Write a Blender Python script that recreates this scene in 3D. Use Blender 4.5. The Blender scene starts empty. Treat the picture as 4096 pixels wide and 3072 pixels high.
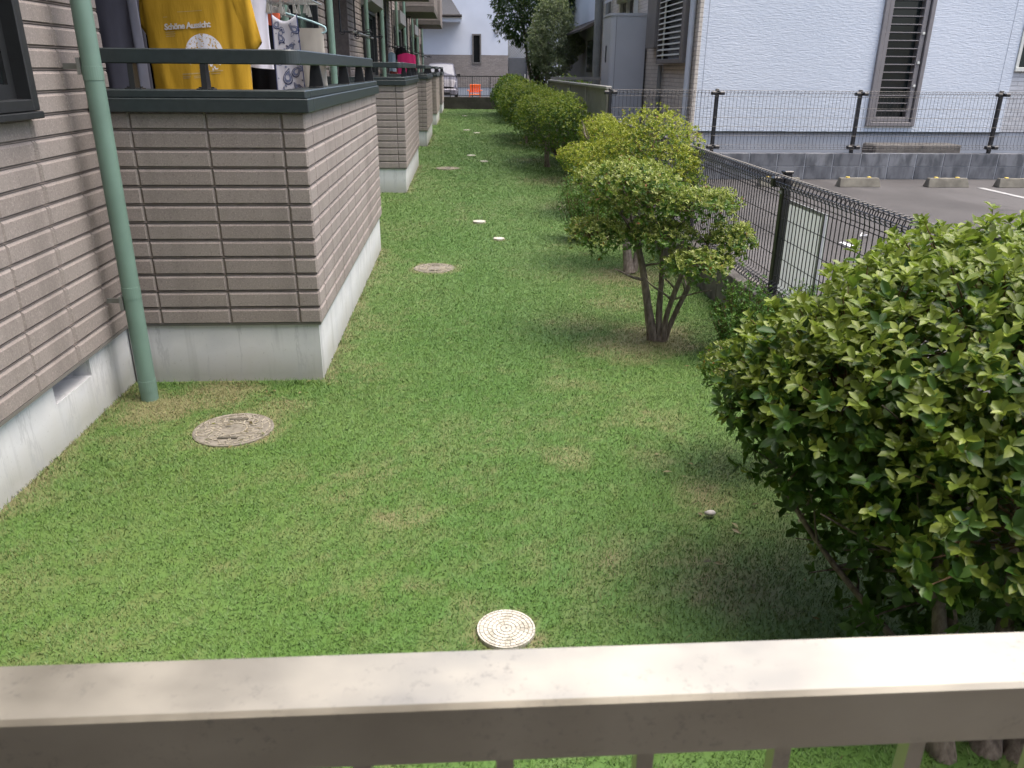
import bpy, bmesh, math, random
import numpy as np
from mathutils import Matrix, Vector

random.seed(7)
rng = np.random.default_rng(11)
R = math.radians
scene = bpy.context.scene
COL = scene.collection

# ---------------------------------------------------------------- camera
CAM_H = 1.6
PITCH, YAW, ROLL = R(21.72), R(3.587), R(0.5)
cam_data = bpy.data.cameras.new('camera')
cam_data.sensor_width = 36.0
cam_data.lens = 27.72
cam_data.clip_start = 0.02
cam_data.clip_end = 2000
cam_data.dof.use_dof = True
cam_data.dof.focus_distance = 4.6
cam_data.dof.aperture_fstop = 11.0
cam = bpy.data.objects.new('camera', cam_data)
COL.objects.link(cam)
fw = Vector((math.sin(YAW) * math.cos(PITCH), math.cos(YAW) * math.cos(PITCH), -math.sin(PITCH)))
rt = Vector((math.cos(YAW), -math.sin(YAW), 0))
up = rt.cross(fw)
rot = Matrix((rt, up, -fw)).transposed().to_4x4()
cam.matrix_world = Matrix.Translation((0, 0, CAM_H)) @ rot @ Matrix.Rotation(ROLL, 4, 'Z')
scene.camera = cam

# ---------------------------------------------------------------- sky and sun
SUN_EL, SUN_AZ = R(70), R(100)          # azimuth from +Y (away from the camera) towards +X
world = bpy.data.worlds.new('World')
scene.world = world
world.use_nodes = True
wn = world.node_tree
wn.nodes.clear()
sky = wn.nodes.new('ShaderNodeTexSky')
sky.sky_type = 'NISHITA'
sky.sun_disc = False
sky.sun_elevation = SUN_EL
sky.sun_rotation = SUN_AZ
sky.air_density = 0.85
sky.dust_density = 5.5
sky.ozone_density = 1.0
bg = wn.nodes.new('ShaderNodeBackground')
bg.inputs['Strength'].default_value = 0.15
wo = wn.nodes.new('ShaderNodeOutputWorld')
wn.links.new(sky.outputs[0], bg.inputs[0])
wn.links.new(bg.outputs[0], wo.inputs[0])
sun_data = bpy.data.lights.new('sun', 'SUN')
sun_data.energy = 0.85
sun_data.angle = R(55)
sun_data.color = (1.0, 0.95, 0.87)
sun = bpy.data.objects.new('sun', sun_data)
COL.objects.link(sun)
to_sun = Vector((math.sin(SUN_AZ) * math.cos(SUN_EL), math.cos(SUN_AZ) * math.cos(SUN_EL), math.sin(SUN_EL)))
sun.rotation_euler = to_sun.to_track_quat('Z', 'Y').to_euler()
sun.location = to_sun * 40
scene.view_settings.view_transform = 'Standard'
scene.view_settings.look = 'None'
scene.view_settings.gamma = 1.0
scene.view_settings.use_curve_mapping = False
scene.view_settings.exposure = 1.42
scene.cycles.max_bounces = 4
scene.cycles.diffuse_bounces = 3
scene.cycles.adaptive_threshold = .02
scene.cycles.transparent_max_bounces = 8

# ---------------------------------------------------------------- numpy noise
def _hash(ix, iy, seed):
    n = (ix.astype(np.int64) * 374761393 + iy.astype(np.int64) * 668265263 + seed * 982451653) & 0x7fffffff
    n = ((n ^ (n >> 13)) * 1274126177) & 0x7fffffff
    return ((n ^ (n >> 16)) & 0xffff) / 65535.0

def vnoise(x, y, seed=0):
    ix, iy = np.floor(x), np.floor(y)
    fx, fy = x - ix, y - iy
    fx, fy = fx * fx * (3 - 2 * fx), fy * fy * (3 - 2 * fy)
    a, b = _hash(ix, iy, seed), _hash(ix + 1, iy, seed)
    c, d = _hash(ix, iy + 1, seed), _hash(ix + 1, iy + 1, seed)
    return (a * (1 - fx) + b * fx) * (1 - fy) + (c * (1 - fx) + d * fx) * fy

def fbm(x, y, seed=0, octv=4):
    s, amp, tot = 0, 1, 0
    for i in range(octv):
        s = s + amp * vnoise(x * 2 ** i, y * 2 ** i, seed + i)
        tot += amp
        amp *= .5
    return s / tot

# ---------------------------------------------------------------- materials
def new_mat(name):
    m = bpy.data.materials.new(name)
    m.use_nodes = True
    nt = m.node_tree
    b = nt.nodes.get('Principled BSDF')
    return m, nt, b

def N(nt, t, **kw):
    n = nt.nodes.new(t)
    for k, v in kw.items():
        setattr(n, k, v)
    return n

def math_node(nt, op, a, b=None):
    n = N(nt, 'ShaderNodeMath', operation=op)
    for i, v in enumerate((a, b)):
        if v is None:
            continue
        if isinstance(v, (int, float)):
            n.inputs[i].default_value = v
        else:
            nt.links.new(v, n.inputs[i])
    return n.outputs[0]

def noise_fac(nt, pos, scale, detail=4, lo=.3, hi=.7, rough=.55):
    n = N(nt, 'ShaderNodeTexNoise')
    n.inputs['Scale'].default_value = scale
    n.inputs['Detail'].default_value = detail
    n.inputs['Roughness'].default_value = rough
    nt.links.new(pos, n.inputs['Vector'])
    r = N(nt, 'ShaderNodeMapRange')
    r.inputs[1].default_value = lo
    r.inputs[2].default_value = hi
    nt.links.new(n.outputs[0], r.inputs[0])
    return r.outputs[0], n.outputs[0]

def mix_col(nt, fac, a, b, blend='MIX'):
    n = N(nt, 'ShaderNodeMix', data_type='RGBA', blend_type=blend)
    for sock, v in ((n.inputs[0], fac), (n.inputs[6], a), (n.inputs[7], b)):
        if isinstance(v, (int, float)):
            sock.default_value = v
        elif isinstance(v, tuple):
            sock.default_value = (*v, 1) if len(v) == 3 else v
        else:
            nt.links.new(v, sock)
    return n.outputs[2]

def position(nt):
    return N(nt, 'ShaderNodeNewGeometry').outputs['Position']

def stretched(nt, pos, sc):
    m = N(nt, 'ShaderNodeMapping')
    m.inputs['Scale'].default_value = sc
    nt.links.new(pos, m.inputs[0])
    return m.outputs[0]

def bump(nt, b, height, strength, dist=.01):
    n = N(nt, 'ShaderNodeBump')
    n.inputs['Strength'].default_value = strength
    n.inputs['Distance'].default_value = dist
    nt.links.new(height, n.inputs['Height'])
    nt.links.new(n.outputs[0], b.inputs['Normal'])

def mat(name, col, rough=.6, metal=0.0, var=.18, vscale=6, bscale=0, bstr=.2, bdist=.004, dark=None, spec=None, dscale=3, damt=.0, fine=0):
    """plain procedural surface: colour wandering with noise, optional stains and bump"""
    m, nt, b = new_mat(name)
    p = position(nt)
    f, _ = noise_fac(nt, p, vscale, 5)
    c = mix_col(nt, f, tuple(v * (1 - var) for v in col), tuple(min(1, v * (1 + var * .7)) for v in col))
    if fine:
        f3, _ = noise_fac(nt, p, fine, 2, .35, .65)
        c = mix_col(nt, math_node(nt, 'MULTIPLY', f3, .35), c, tuple(min(1, v * 1.55) for v in col))
    if dark is not None:
        f2, _ = noise_fac(nt, p, dscale, 6, .5, .72)
        c = mix_col(nt, math_node(nt, 'MULTIPLY', f2, damt), c, dark)
    nt.links.new(c, b.inputs['Base Color'])
    b.inputs['Roughness'].default_value = rough
    b.inputs['Metallic'].default_value = metal
    if spec is not None:
        b.inputs['Specular IOR Level'].default_value = spec
    if bscale:
        _, h = noise_fac(nt, p, bscale, 4)
        bump(nt, b, h, bstr, bdist)
    return m

M = {}
def siding_mat():
    m, nt, b = new_mat('grey brown stone siding')
    p = position(nt)
    info = N(nt, 'ShaderNodeObjectInfo').outputs['Random']
    base = mix_col(nt, info, (.258, .226, .208), (.296, .262, .242))
    f, _ = noise_fac(nt, p, 3.0, 4)
    base = mix_col(nt, math_node(nt, 'MULTIPLY', f, .35), base, (.215, .186, .168))
    f2, n2 = noise_fac(nt, p, 150, 4, .52, .70)
    base = mix_col(nt, math_node(nt, 'MULTIPLY', f2, .55), base, (.44, .39, .35))
    f3, _ = noise_fac(nt, p, 110, 3, .54, .72)
    base = mix_col(nt, math_node(nt, 'MULTIPLY', f3, .45), base, (.13, .105, .095))
    drip, _ = noise_fac(nt, stretched(nt, p, (7, 7, .35)), 1.0, 6, .50, .72)
    base = mix_col(nt, math_node(nt, 'MULTIPLY', drip, .38), base, (.140, .122, .112))
    nt.links.new(base, b.inputs['Base Color'])
    b.inputs['Roughness'].default_value = .85
    b.inputs['Specular IOR Level'].default_value = .25
    bump(nt, b, n2, .35, .002)
    return m
M['siding'] = siding_mat()
M['joint'] = mat('siding joint', (.225, .190, .170), .9, var=.2, vscale=20)
M['trim_dark'] = mat('dark blue grey aluminium', (.030, .041, .044), .40, var=.15, vscale=30, spec=.5, bscale=300, bstr=.03)
M['frame_black'] = mat('black aluminium', (.022, .024, .026), .4, var=.15, vscale=30)
M['pipe'] = mat('sage green pvc pipe', (.150, .240, .196), .48, var=.16, vscale=4, bscale=40, bstr=.05)
M['soffit'] = mat('brown soffit board', (.12, .105, .092), .8, var=.15, vscale=8)
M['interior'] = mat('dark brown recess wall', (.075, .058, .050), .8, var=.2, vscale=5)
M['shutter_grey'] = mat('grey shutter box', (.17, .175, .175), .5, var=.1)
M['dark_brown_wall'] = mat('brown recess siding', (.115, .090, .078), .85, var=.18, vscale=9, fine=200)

def concrete_mat():
    m, nt, b = new_mat('foundation render')
    p = position(nt)
    f, n = noise_fac(nt, p, 5, 6)
    c = mix_col(nt, f, (.53, .545, .56), (.64, .645, .645))
    streak, _ = noise_fac(nt, stretched(nt, p, (9, 9, .7)), 1.0, 5, .55, .74)
    c = mix_col(nt, math_node(nt, 'MULTIPLY', streak, .75), c, (.29, .30, .31))
    f3, _ = noise_fac(nt, p, 60, 3, .62, .75)
    c = mix_col(nt, math_node(nt, 'MULTIPLY', f3, .35), c, (.26, .26, .25))
    sep = N(nt, 'ShaderNodeSeparateXYZ')
    nt.links.new(p, sep.inputs[0])
    splash = N(nt, 'ShaderNodeMapRange')        # soil splash and algae at the foot
    splash.inputs[1].default_value = .15
    splash.inputs[2].default_value = .0
    nt.links.new(math_node(nt, 'SUBTRACT', sep.outputs[2], math_node(nt, 'MULTIPLY', f, .07)), splash.inputs[0])
    c = mix_col(nt, math_node(nt, 'MULTIPLY', splash.outputs[0], .55), c, (.20, .20, .145))
    crack, _ = noise_fac(nt, stretched(nt, p, (3.2, 3.2, .5)), 1.0, 7, .485, .515, .7)
    edge = math_node(nt, 'MULTIPLY', math_node(nt, 'MULTIPLY', crack, math_node(nt, 'SUBTRACT', 1.0, crack)), 1.6)
    c = mix_col(nt, edge, c, (.34, .35, .36))
    nt.links.new(c, b.inputs['Base Color'])
    b.inputs['Roughness'].default_value = .85
    bump(nt, b, n, .12, .01)
    return m
M['foundation'] = concrete_mat()

def glass_mat(name, col, rough=.08):
    m, nt, b = new_mat(name)
    p = position(nt)
    f, n = noise_fac(nt, p, 2.0, 3)
    nt.links.new(mix_col(nt, f, tuple(v * .7 for v in col), col), b.inputs['Base Color'])
    b.inputs['Roughness'].default_value = rough
    b.inputs['Specular IOR Level'].default_value = .6
    return m
M['glass_dark'] = glass_mat('dark window glass', (.012, .015, .016))
M['glass_grey'] = glass_mat('grey window glass', (.030, .042, .040), .12)

def leaf_mat(name, rough=.42, trans=.28):
    m, nt, b = new_mat(name)
    a = N(nt, 'ShaderNodeAttribute', attribute_name='tint')
    p = position(nt)
    f, _ = noise_fac(nt, p, 45, 3)
    c = mix_col(nt, math_node(nt, 'MULTIPLY', f, .3), a.outputs['Color'], (.02, .05, .008))
    nt.links.new(c, b.inputs['Base Color'])
    b.inputs['Roughness'].default_value = rough
    b.inputs['Specular IOR Level'].default_value = .45
    t = N(nt, 'ShaderNodeBsdfTranslucent')
    nt.links.new(mix_col(nt, .5, c, (.20, .30, .03)), t.inputs['Color'])
    mx = N(nt, 'ShaderNodeMixShader')
    mx.inputs[0].default_value = trans
    nt.links.new(b.outputs[0], mx.inputs[1])
    nt.links.new(t.outputs[0], mx.inputs[2])
    nt.links.new(mx.outputs[0], nt.nodes['Material Output'].inputs['Surface'])
    return m
M['leaf'] = leaf_mat('shrub leaves', .40, .36)

def bark_mat(name, c1, c2):
    m, nt, b = new_mat(name)
    p = position(nt)
    f, n = noise_fac(nt, stretched(nt, p, (1, 1, .25)), 60, 5)
    c = mix_col(nt, f, c1, c2)
    nt.links.new(c, b.inputs['Base Color'])
    b.inputs['Roughness'].default_value = .9
    bump(nt, b, n, .6, .008)
    return m
M['bark'] = bark_mat('mottled grey bark', (.075, .058, .045), (.26, .22, .18))
M['stem'] = mat('brown twig', (.14, .085, .04), .8, var=.3, vscale=40)

def lawn_mat():
    m, nt, b = new_mat('lawn grass')
    p = position(nt)
    dry = N(nt, 'ShaderNodeAttribute', attribute_name='dry').outputs['Fac']
    rnd = N(nt, 'ShaderNodeAttribute', attribute_name='rnd').outputs['Fac']
    f, _ = noise_fac(nt, p, 1.1, 5, .35, .65)
    f2, _ = noise_fac(nt, p, 11, 4, .32, .68)
    g = mix_col(nt, f, (.066, .138, .020), (.106, .172, .042))
    sepx = N(nt, 'ShaderNodeSeparateXYZ')       # lusher strip down the middle
    nt.links.new(p, sepx.inputs[0])
    wob, _ = noise_fac(nt, p, .8, 4, 0, 1)
    off = math_node(nt, 'ABSOLUTE', math_node(nt, 'SUBTRACT', math_node(nt, 'ADD', sepx.outputs[0], math_node(nt, 'MULTIPLY', wob, 1.2)), .72))
    band = N(nt, 'ShaderNodeMapRange')
    band.inputs[1].default_value = .75
    band.inputs[2].default_value = .05
    nt.links.new(off, band.inputs[0])
    g = mix_col(nt, math_node(nt, 'MULTIPLY', band.outputs[0], .6), g, (.052, .130, .014))
    g = mix_col(nt, math_node(nt, 'MULTIPLY', f2, .45), g, (.074, .165, .040))
    g = mix_col(nt, math_node(nt, 'MULTIPLY', rnd, .30), g, (.120, .200, .062))
    straw = mix_col(nt, rnd, (.150, .150, .066), (.285, .265, .140))
    thr = math_node(nt, 'SUBTRACT', dry, math_node(nt, 'MULTIPLY', rnd, .75))
    r = N(nt, 'ShaderNodeMapRange')
    r.inputs[1].default_value = -.12
    r.inputs[2].default_value = .22
    nt.links.new(thr, r.inputs[0])
    c = mix_col(nt, r.outputs[0], g, straw)
    nt.links.new(c, b.inputs['Base Color'])
    b.inputs['Roughness'].default_value = .55
    b.inputs['Specular IOR Level'].default_value = .3
    return m
M['lawn'] = lawn_mat()

def asphalt_mat():
    m, nt, b = new_mat('worn asphalt')
    p = position(nt)
    f, _ = noise_fac(nt, p, 1.2, 6, .3, .7)
    c = mix_col(nt, f, (.044, .041, .040), (.072, .067, .065))
    worn, _ = noise_fac(nt, stretched(nt, p, (.9, .25, 1)), 1.0, 6, .48, .60)
    c = mix_col(nt, math_node(nt, 'MULTIPLY', worn, .55), c, (.105, .100, .098))
    oil, _ = noise_fac(nt, p, 1.9, 5, .62, .70)
    c = mix_col(nt, math_node(nt, 'MULTIPLY', oil, .6), c, (.025, .024, .024))
    f2, n2 = noise_fac(nt, p, 180, 3, .5, .75)
    c = mix_col(nt, math_node(nt, 'MULTIPLY', f2, .5), c, (.16, .155, .15))
    nt.links.new(c, b.inputs['Base Color'])
    b.inputs['Roughness'].default_value = .85
    bump(nt, b, n2, .5, .004)
    return m
M['asphalt'] = asphalt_mat()
M['soil'] = mat('bare soil', (.10, .075, .05), .95, var=.3, vscale=4)

def block_mat():
    m, nt, b = new_mat('stained concrete block')
    p = position(nt)
    info = N(nt, 'ShaderNodeObjectInfo').outputs['Random']
    base = mix_col(nt, info, (.150, .155, .165), (.225, .230, .238))
    st, _ = noise_fac(nt, stretched(nt, p, (4, 4, 1.6)), 2.2, 6, .42, .62)
    base = mix_col(nt, math_node(nt, 'MULTIPLY', st, .75), base, (.055, .060, .066))
    f2, n2 = noise_fac(nt, p, 90, 3)
    nt.links.new(base, b.inputs['Base Color'])
    b.inputs['Roughness'].default_value = .9
    bump(nt, b, n2, .3, .004)
    return m
M['block'] = block_mat()
M['mortar'] = mat('block mortar', (.40, .41, .42), .9)
M['curb'] = mat('weathered curb concrete', (.15, .14, .125), .9, var=.3, vscale=9, dark=(.03, .028, .025), dscale=5, damt=.7, bscale=60)
M['wire'] = mat('black coated wire', (.016, .016, .018), .35, var=.1, spec=.55)
M['dark_wall'] = mat('mossy black block wall', (.045, .042, .036), .95, var=.35, vscale=2.5, dark=(.018, .022, .012), dscale=2, damt=.8, bscale=30)

def stucco_mat():
    m, nt, b = new_mat('white ribbed stucco')
    p = position(nt)
    f, _ = noise_fac(nt, p, .7, 4)
    c = mix_col(nt, f, (.61, .665, .72), (.68, .73, .78))
    nt.links.new(c, b.inputs['Base Color'])
    b.inputs['Roughness'].default_value = .8
    _, h = noise_fac(nt, stretched(nt, p, (14, 14, 62)), 1.0, 3)
    bump(nt, b, h, .8, .012)
    return m
M['stucco'] = stucco_mat()

def brick_paint_mat(name, c1, c2, cm, sx, sz, axis):
    m, nt, b = new_mat(name)
    p = position(nt)
    sep = N(nt, 'ShaderNodeSeparateXYZ')
    nt.links.new(p, sep.inputs[0])
    cb = N(nt, 'ShaderNodeCombineXYZ')
    nt.links.new(sep.outputs[axis], cb.inputs[0])
    nt.links.new(sep.outputs[2], cb.inputs[1])
    br = N(nt, 'ShaderNodeTexBrick')
    br.inputs['Scale'].default_value = 1.0
    br.inputs['Brick Width'].default_value = sx
    br.inputs['Row Height'].default_value = sz
    br.inputs['Mortar Size'].default_value = sz * .09
    br.inputs['Mortar Smooth'].default_value = .3
    br.inputs['Color1'].default_value = (*c1, 1)
    br.inputs['Color2'].default_value = (*c2, 1)
    br.inputs['Mortar'].default_value = (*cm, 1)
    nt.links.new(cb.outputs[0], br.inputs['Vector'])
    f, n = noise_fac(nt, p, 12, 5)
    c = mix_col(nt, math_node(nt, 'MULTIPLY', f, .3), br.outputs['Color'], tuple(v * .7 for v in c1))
    nt.links.new(c, b.inputs['Base Color'])
    b.inputs['Roughness'].default_value = .88
    h = math_node(nt, 'SUBTRACT', math_node(nt, 'MULTIPLY', n, .5), br.outputs['Fac'])
    bump(nt, b, h, .8, .012)
    return m
M['beige_brick'] = brick_paint_mat('beige brick siding', (.56, .51, .43), (.63, .58, .50), (.40, .36, .31), .23, .065, 1)
M['back_brick'] = brick_paint_mat('grey beige brick', (.25, .225, .205), (.31, .28, .255), (.20, .18, .17), .23, .075, 0)
M['pale_brick'] = brick_paint_mat('pale brick siding', (.55, .56, .57), (.62, .63, .64), (.42, .43, .44), .23, .065, 0)
M['house_white'] = mat('white house render', (.62, .66, .72), .85, var=.06, vscale=1.2, bscale=25, bstr=.15)
M['base_grey'] = mat('blue grey base render', (.36, .39, .43), .85, var=.12, vscale=3)
M['cabinet'] = mat('grey painted steel', (.44, .455, .465), .5, var=.06, vscale=2)
M['taupe'] = mat('taupe aluminium', (.16, .15, .138), .45, var=.1)
M['bronze_frame'] = mat('grey bronze frame', (.23, .215, .21), .45, var=.1)
M['slat_pale'] = mat('pale louvre slat', (.68, .69, .62), .5, var=.08)
M['pipe_white'] = mat('pale blue white pipe', (.52, .56, .60), .45, var=.08)
M['pipe_grey'] = mat('weathered grey pipe', (.20, .205, .19), .6, var=.15)
M['rail_grey'] = mat('grey beige aluminium fence', (.26, .255, .225), .55, var=.15, vscale=3)
M['house_grey'] = mat('grey house wall', (.25, .255, .28), .85, var=.1, vscale=2)
M['roof_slate'] = mat('dark slate roof', (.065, .068, .075), .7, var=.25, vscale=20, bscale=30, bstr=.4)
M['eave_dark'] = mat('dark brown eave', (.03, .025, .022), .8, var=.2)
M['gate_grey'] = mat('grey steel gate', (.085, .09, .095), .55, var=.12)
M['stop'] = mat('concrete wheel stop', (.165, .155, .125), .92, var=.3, vscale=9, dark=(.06, .055, .045), damt=.7, bscale=60)
M['yellow_reflector'] = mat('yellow reflector', (.75, .55, .08), .35)
M['white_paint'] = mat('worn white road paint', (.36, .36, .35), .8, var=.3, vscale=20)
M['litter'] = mat('white plastic scrap', (.85, .85, .85), .5)
M['board'] = mat('pale green grey board back', (.74, .79, .74), .6, var=.08, vscale=3, dark=(.30, .28, .22), dscale=2, damt=.3)

def board_mat():
    m, nt, b = new_mat('thin pale plastic board')
    p = position(nt)
    f, _ = noise_fac(nt, p, 2.2, 5)
    c = mix_col(nt, f, (.62, .68, .62), (.72, .77, .72))
    nt.links.new(c, b.inputs['Base Color'])
    b.inputs['Roughness'].default_value = .6
    t = N(nt, 'ShaderNodeBsdfTranslucent')
    nt.links.new(c, t.inputs['Color'])
    mx = N(nt, 'ShaderNodeMixShader')
    mx.inputs[0].default_value = .34
    nt.links.new(b.outputs[0], mx.inputs[1])
    nt.links.new(t.outputs[0], mx.inputs[2])
    nt.links.new(mx.outputs[0], nt.nodes['Material Output'].inputs['Surface'])
    return m
M['board'] = board_mat()

def rail_mat():
    m, nt, b = new_mat('champagne metal rail')
    p = position(nt)
    f, n = noise_fac(nt, stretched(nt, p, (1, 1.5, 1.5)), 9, 5)
    c = mix_col(nt, f, (.49, .455, .375), (.58, .545, .455))
    st, _ = noise_fac(nt, p, 85, 8, .54, .66, .75)
    big, _ = noise_fac(nt, stretched(nt, p, (1, 2.2, 2.2)), 6.3, 3, .47, .60)
    sm = math_node(nt, 'MULTIPLY', st, big)
    c = mix_col(nt, math_node(nt, 'MULTIPLY', sm, .38), c, (.17, .15, .145))
    nt.links.new(c, b.inputs['Base Color'])
    b.inputs['Metallic'].default_value = .85
    rr = N(nt, 'ShaderNodeMapRange')
    rr.inputs[3].default_value = .38
    rr.inputs[4].default_value = .55
    nt.links.new(f, rr.inputs[0])
    nt.links.new(rr.outputs[0], b.inputs['Roughness'])
    _, h = noise_fac(nt, p, 900, 2)
    bump(nt, b, h, .06, .001)
    return m
M['rail'] = rail_mat()
M['landing'] = mat('dark landing floor', (.125, .120, .108), .9, var=.2, vscale=5, bscale=60)
M['cover_white'] = mat('off white plastic lid', (.54, .52, .455), .7, var=.2, vscale=40, dark=(.26, .235, .16), dscale=32, damt=.75)
M['cover_groove'] = mat('dirty lid groove', (.36, .34, .285), .9, var=.3, vscale=60)
M['lid_brown'] = mat('weathered brown lid', (.205, .188, .155), .95, var=.3, vscale=25, dark=(.09, .08, .055), dscale=30, damt=.7, bscale=120, bstr=.4)
M['lid_line'] = mat('pale lid ridge', (.29, .265, .205), .9, var=.25, vscale=40)
M['lid_slot'] = mat('dirt in lid slot', (.070, .064, .048), .95)

# ---------------------------------------------------------------- mesh builder
class MB:
    def __init__(self):
        self.v, self.f = [], []
    def add(self, vs, fs):
        o = len(self.v)
        self.v += [tuple(p) for p in vs]
        self.f += [tuple(i + o for i in f) for f in fs]
        return self
    def hexa(self, p):            # p: 4 bottom (ccw seen from above), 4 top
        return self.add(p, [(3, 2, 1, 0), (4, 5, 6, 7), (0, 1, 5, 4), (1, 2, 6, 5), (2, 3, 7, 6), (3, 0, 4, 7)])
    def box(self, x0, x1, y0, y1, z0, z1, b=0.0):
        if b <= 0:
            return self.hexa([(x0, y0, z0), (x1, y0, z0), (x1, y1, z0), (x0, y1, z0),
                              (x0, y0, z1), (x1, y0, z1), (x1, y1, z1), (x0, y1, z1)])
        X, Y, Z = (x0, x1), (y0, y1), (z0, z1)
        vs, idx = [], {}
        for i in (0, 1):
            for j in (0, 1):
                for k in (0, 1):
                    sx, sy, sz = (b, -b)[i], (b, -b)[j], (b, -b)[k]
                    for a, off in enumerate(((0, sy, sz), (sx, 0, sz), (sx, sy, 0))):
                        idx[i, j, k, a] = len(vs)
                        vs.append((X[i] + off[0], Y[j] + off[1], Z[k] + off[2]))
        fs = []
        for a in range(3):
            for s in (0, 1):
                q = []
                for (u, w) in ((0, 0), (1, 0), (1, 1), (0, 1)):
                    key = [0, 0, 0]
                    key[a] = s
                    key[(a + 1) % 3] = u
                    key[(a + 2) % 3] = w
                    q.append(idx[key[0], key[1], key[2], a])
                fs.append(tuple(q if s else q[::-1]))
        for a in range(3):
            b1, b2 = (a + 1) % 3, (a + 2) % 3
            for u in (0, 1):
                for w in (0, 1):
                    k0, k1 = [0] * 3, [0] * 3
                    k0[a], k1[a] = 0, 1
                    k0[b1] = k1[b1] = u
                    k0[b2] = k1[b2] = w
                    q = [idx[(*k0, b1)], idx[(*k1, b1)], idx[(*k1, b2)], idx[(*k0, b2)]]
                    fs.append(tuple(q if (u ^ w) else q[::-1]))
        for i in (0, 1):
            for j in (0, 1):
                for k in (0, 1):
                    q = [idx[i, j, k, 0], idx[i, j, k, 1], idx[i, j, k, 2]]
                    fs.append(tuple(q if (i + j + k) % 2 else q[::-1]))
        return self.add(vs, fs)
    def tube(self, path, r, n=8, caps=True):
        path = [Vector(p) for p in path]
        rs = r if isinstance(r, (list, tuple)) else [r] * len(path)
        vs, fs = [], []
        prev = None
        for i, p in enumerate(path):
            d = (path[min(i + 1, len(path) - 1)] - path[max(i - 1, 0)])
            if d.length < 1e-9:
                d = Vector((0, 0, 1))
            d.normalize()
            if prev is None:
                ref = Vector((0, 0, 1)) if abs(d.z) < .9 else Vector((1, 0, 0))
                a = d.cross(ref).normalized()
            else:
                a = (prev - d * prev.dot(d))
                a = a.normalized() if a.length > 1e-6 else d.orthogonal().normalized()
            prev = a
            bb = d.cross(a)
            for k in range(n):
                t = 2 * math.pi * k / n
                vs.append(p + (a * math.cos(t) + bb * math.sin(t)) * rs[i])
        for i in range(len(path) - 1):
            for k in range(n):
                k2 = (k + 1) % n
                fs.append((i * n + k, i * n + k2, (i + 1) * n + k2, (i + 1) * n + k))
        if caps:
            m_ = len(vs)
            vs += vs[:n] + vs[m_ - n:m_]
            fs.append(tuple(range(m_, m_ + n))[::-1])
            fs.append(tuple(range(m_ + n, m_ + 2 * n)))
        return self.add(vs, fs)
    def lathe(self, cx, cy, prof, n=48):    # prof: (radius, z) from outside/bottom up
        vs, fs = [], []
        for r, z in prof:
            for k in range(n):
                t = 2 * math.pi * k / n
                vs.append((cx + r * math.cos(t), cy + r * math.sin(t), z))
        for i in range(len(prof) - 1):
            for k in range(n):
                k2 = (k + 1) % n
                fs.append((i * n + k, i * n + k2, (i + 1) * n + k2, (i + 1) * n + k))
        fs.append(tuple((len(prof) - 1) * n + k for k in range(n)))
        return self.add(vs, fs)
    def grid(self, P):            # P: rows x cols list of points
        r, c = len(P), len(P[0])
        vs = [p for row in P for p in row]
        fs = [(i * c + j, i * c + j + 1, (i + 1) * c + j + 1, (i + 1) * c + j) for i in range(r - 1) for j in range(c - 1)]
        return self.add(vs, fs)
    def mesh(self, name, m=None, smooth=False):
        me = bpy.data.meshes.new(name)
        me.from_pydata(self.v, [], self.f)
        me.update()
        if m:
            me.materials.append(m)
        if smooth:
            me.shade_smooth()
        return me
    def build(self, name, m, parent=None, smooth=False):
        return link(name, self.mesh(name, m, smooth), parent)

WORLD_LOC = {}
def link(name, me, parent=None, loc=None, rotz=0.0):
    o = bpy.data.objects.new(name, me)
    COL.objects.link(o)
    if loc is not None:
        o.location = loc
    if rotz:
        o.rotation_euler = (0, 0, rotz)
    if parent is not None:
        o.parent = parent
        L = WORLD_LOC.get(parent.name)
        if L is not None:
            o.matrix_parent_inverse = Matrix.Translation(-Vector(L))
    return o

def thing(name, loc, label, cat, group=None):
    o = bpy.data.objects.new(name, None)
    COL.objects.link(o)
    o.location = loc
    o.empty_display_size = .1
    WORLD_LOC[o.name] = tuple(loc)
    return tag(o, label, cat, group)

def tag(o, label, cat, group=None, kind=None):
    o['label'] = label
    if cat:
        o['category'] = cat
    if group:
        o['group'] = group
    if kind:
        o['kind'] = kind
    return o

def structure(o):
    o['kind'] = 'structure'
    return o

def np_mesh(name, verts, faces_flat, loop_tot, m, attrs=None, smooth=False):
    """verts (n,3); faces_flat flat index array; loop_tot per-face counts"""
    me = bpy.data.meshes.new(name)
    nv, nf = len(verts), len(loop_tot)
    me.vertices.add(nv)
    me.vertices.foreach_set('co', np.asarray(verts, np.float32).ravel())
    me.loops.add(len(faces_flat))
    me.loops.foreach_set('vertex_index', np.asarray(faces_flat, np.int32))
    me.polygons.add(nf)
    st = np.concatenate([[0], np.cumsum(loop_tot)[:-1]]).astype(np.int32)
    me.polygons.foreach_set('loop_start', st)
    me.update(calc_edges=True)
    for k, (typ, arr) in (attrs or {}).items():
        a = me.attributes.new(k, typ, 'POINT')
        a.data.foreach_set('color' if typ == 'FLOAT_COLOR' else 'value', np.asarray(arr, np.float32).ravel())
    if m:
        me.materials.append(m)
    if smooth:
        me.shade_smooth()
    return me

# ================================================================ GROUND
MODULE = 7.13
Y0 = 4.094           # front of the first balcony
WX = -1.77           # outer face of the main wall siding
BX = -0.765          # outer face of the balcony siding
BACK_Y = 36.2

structure(MB().box(-300, 300, -300, 300, -.30, -.12).build('ground', M['soil']))

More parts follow.
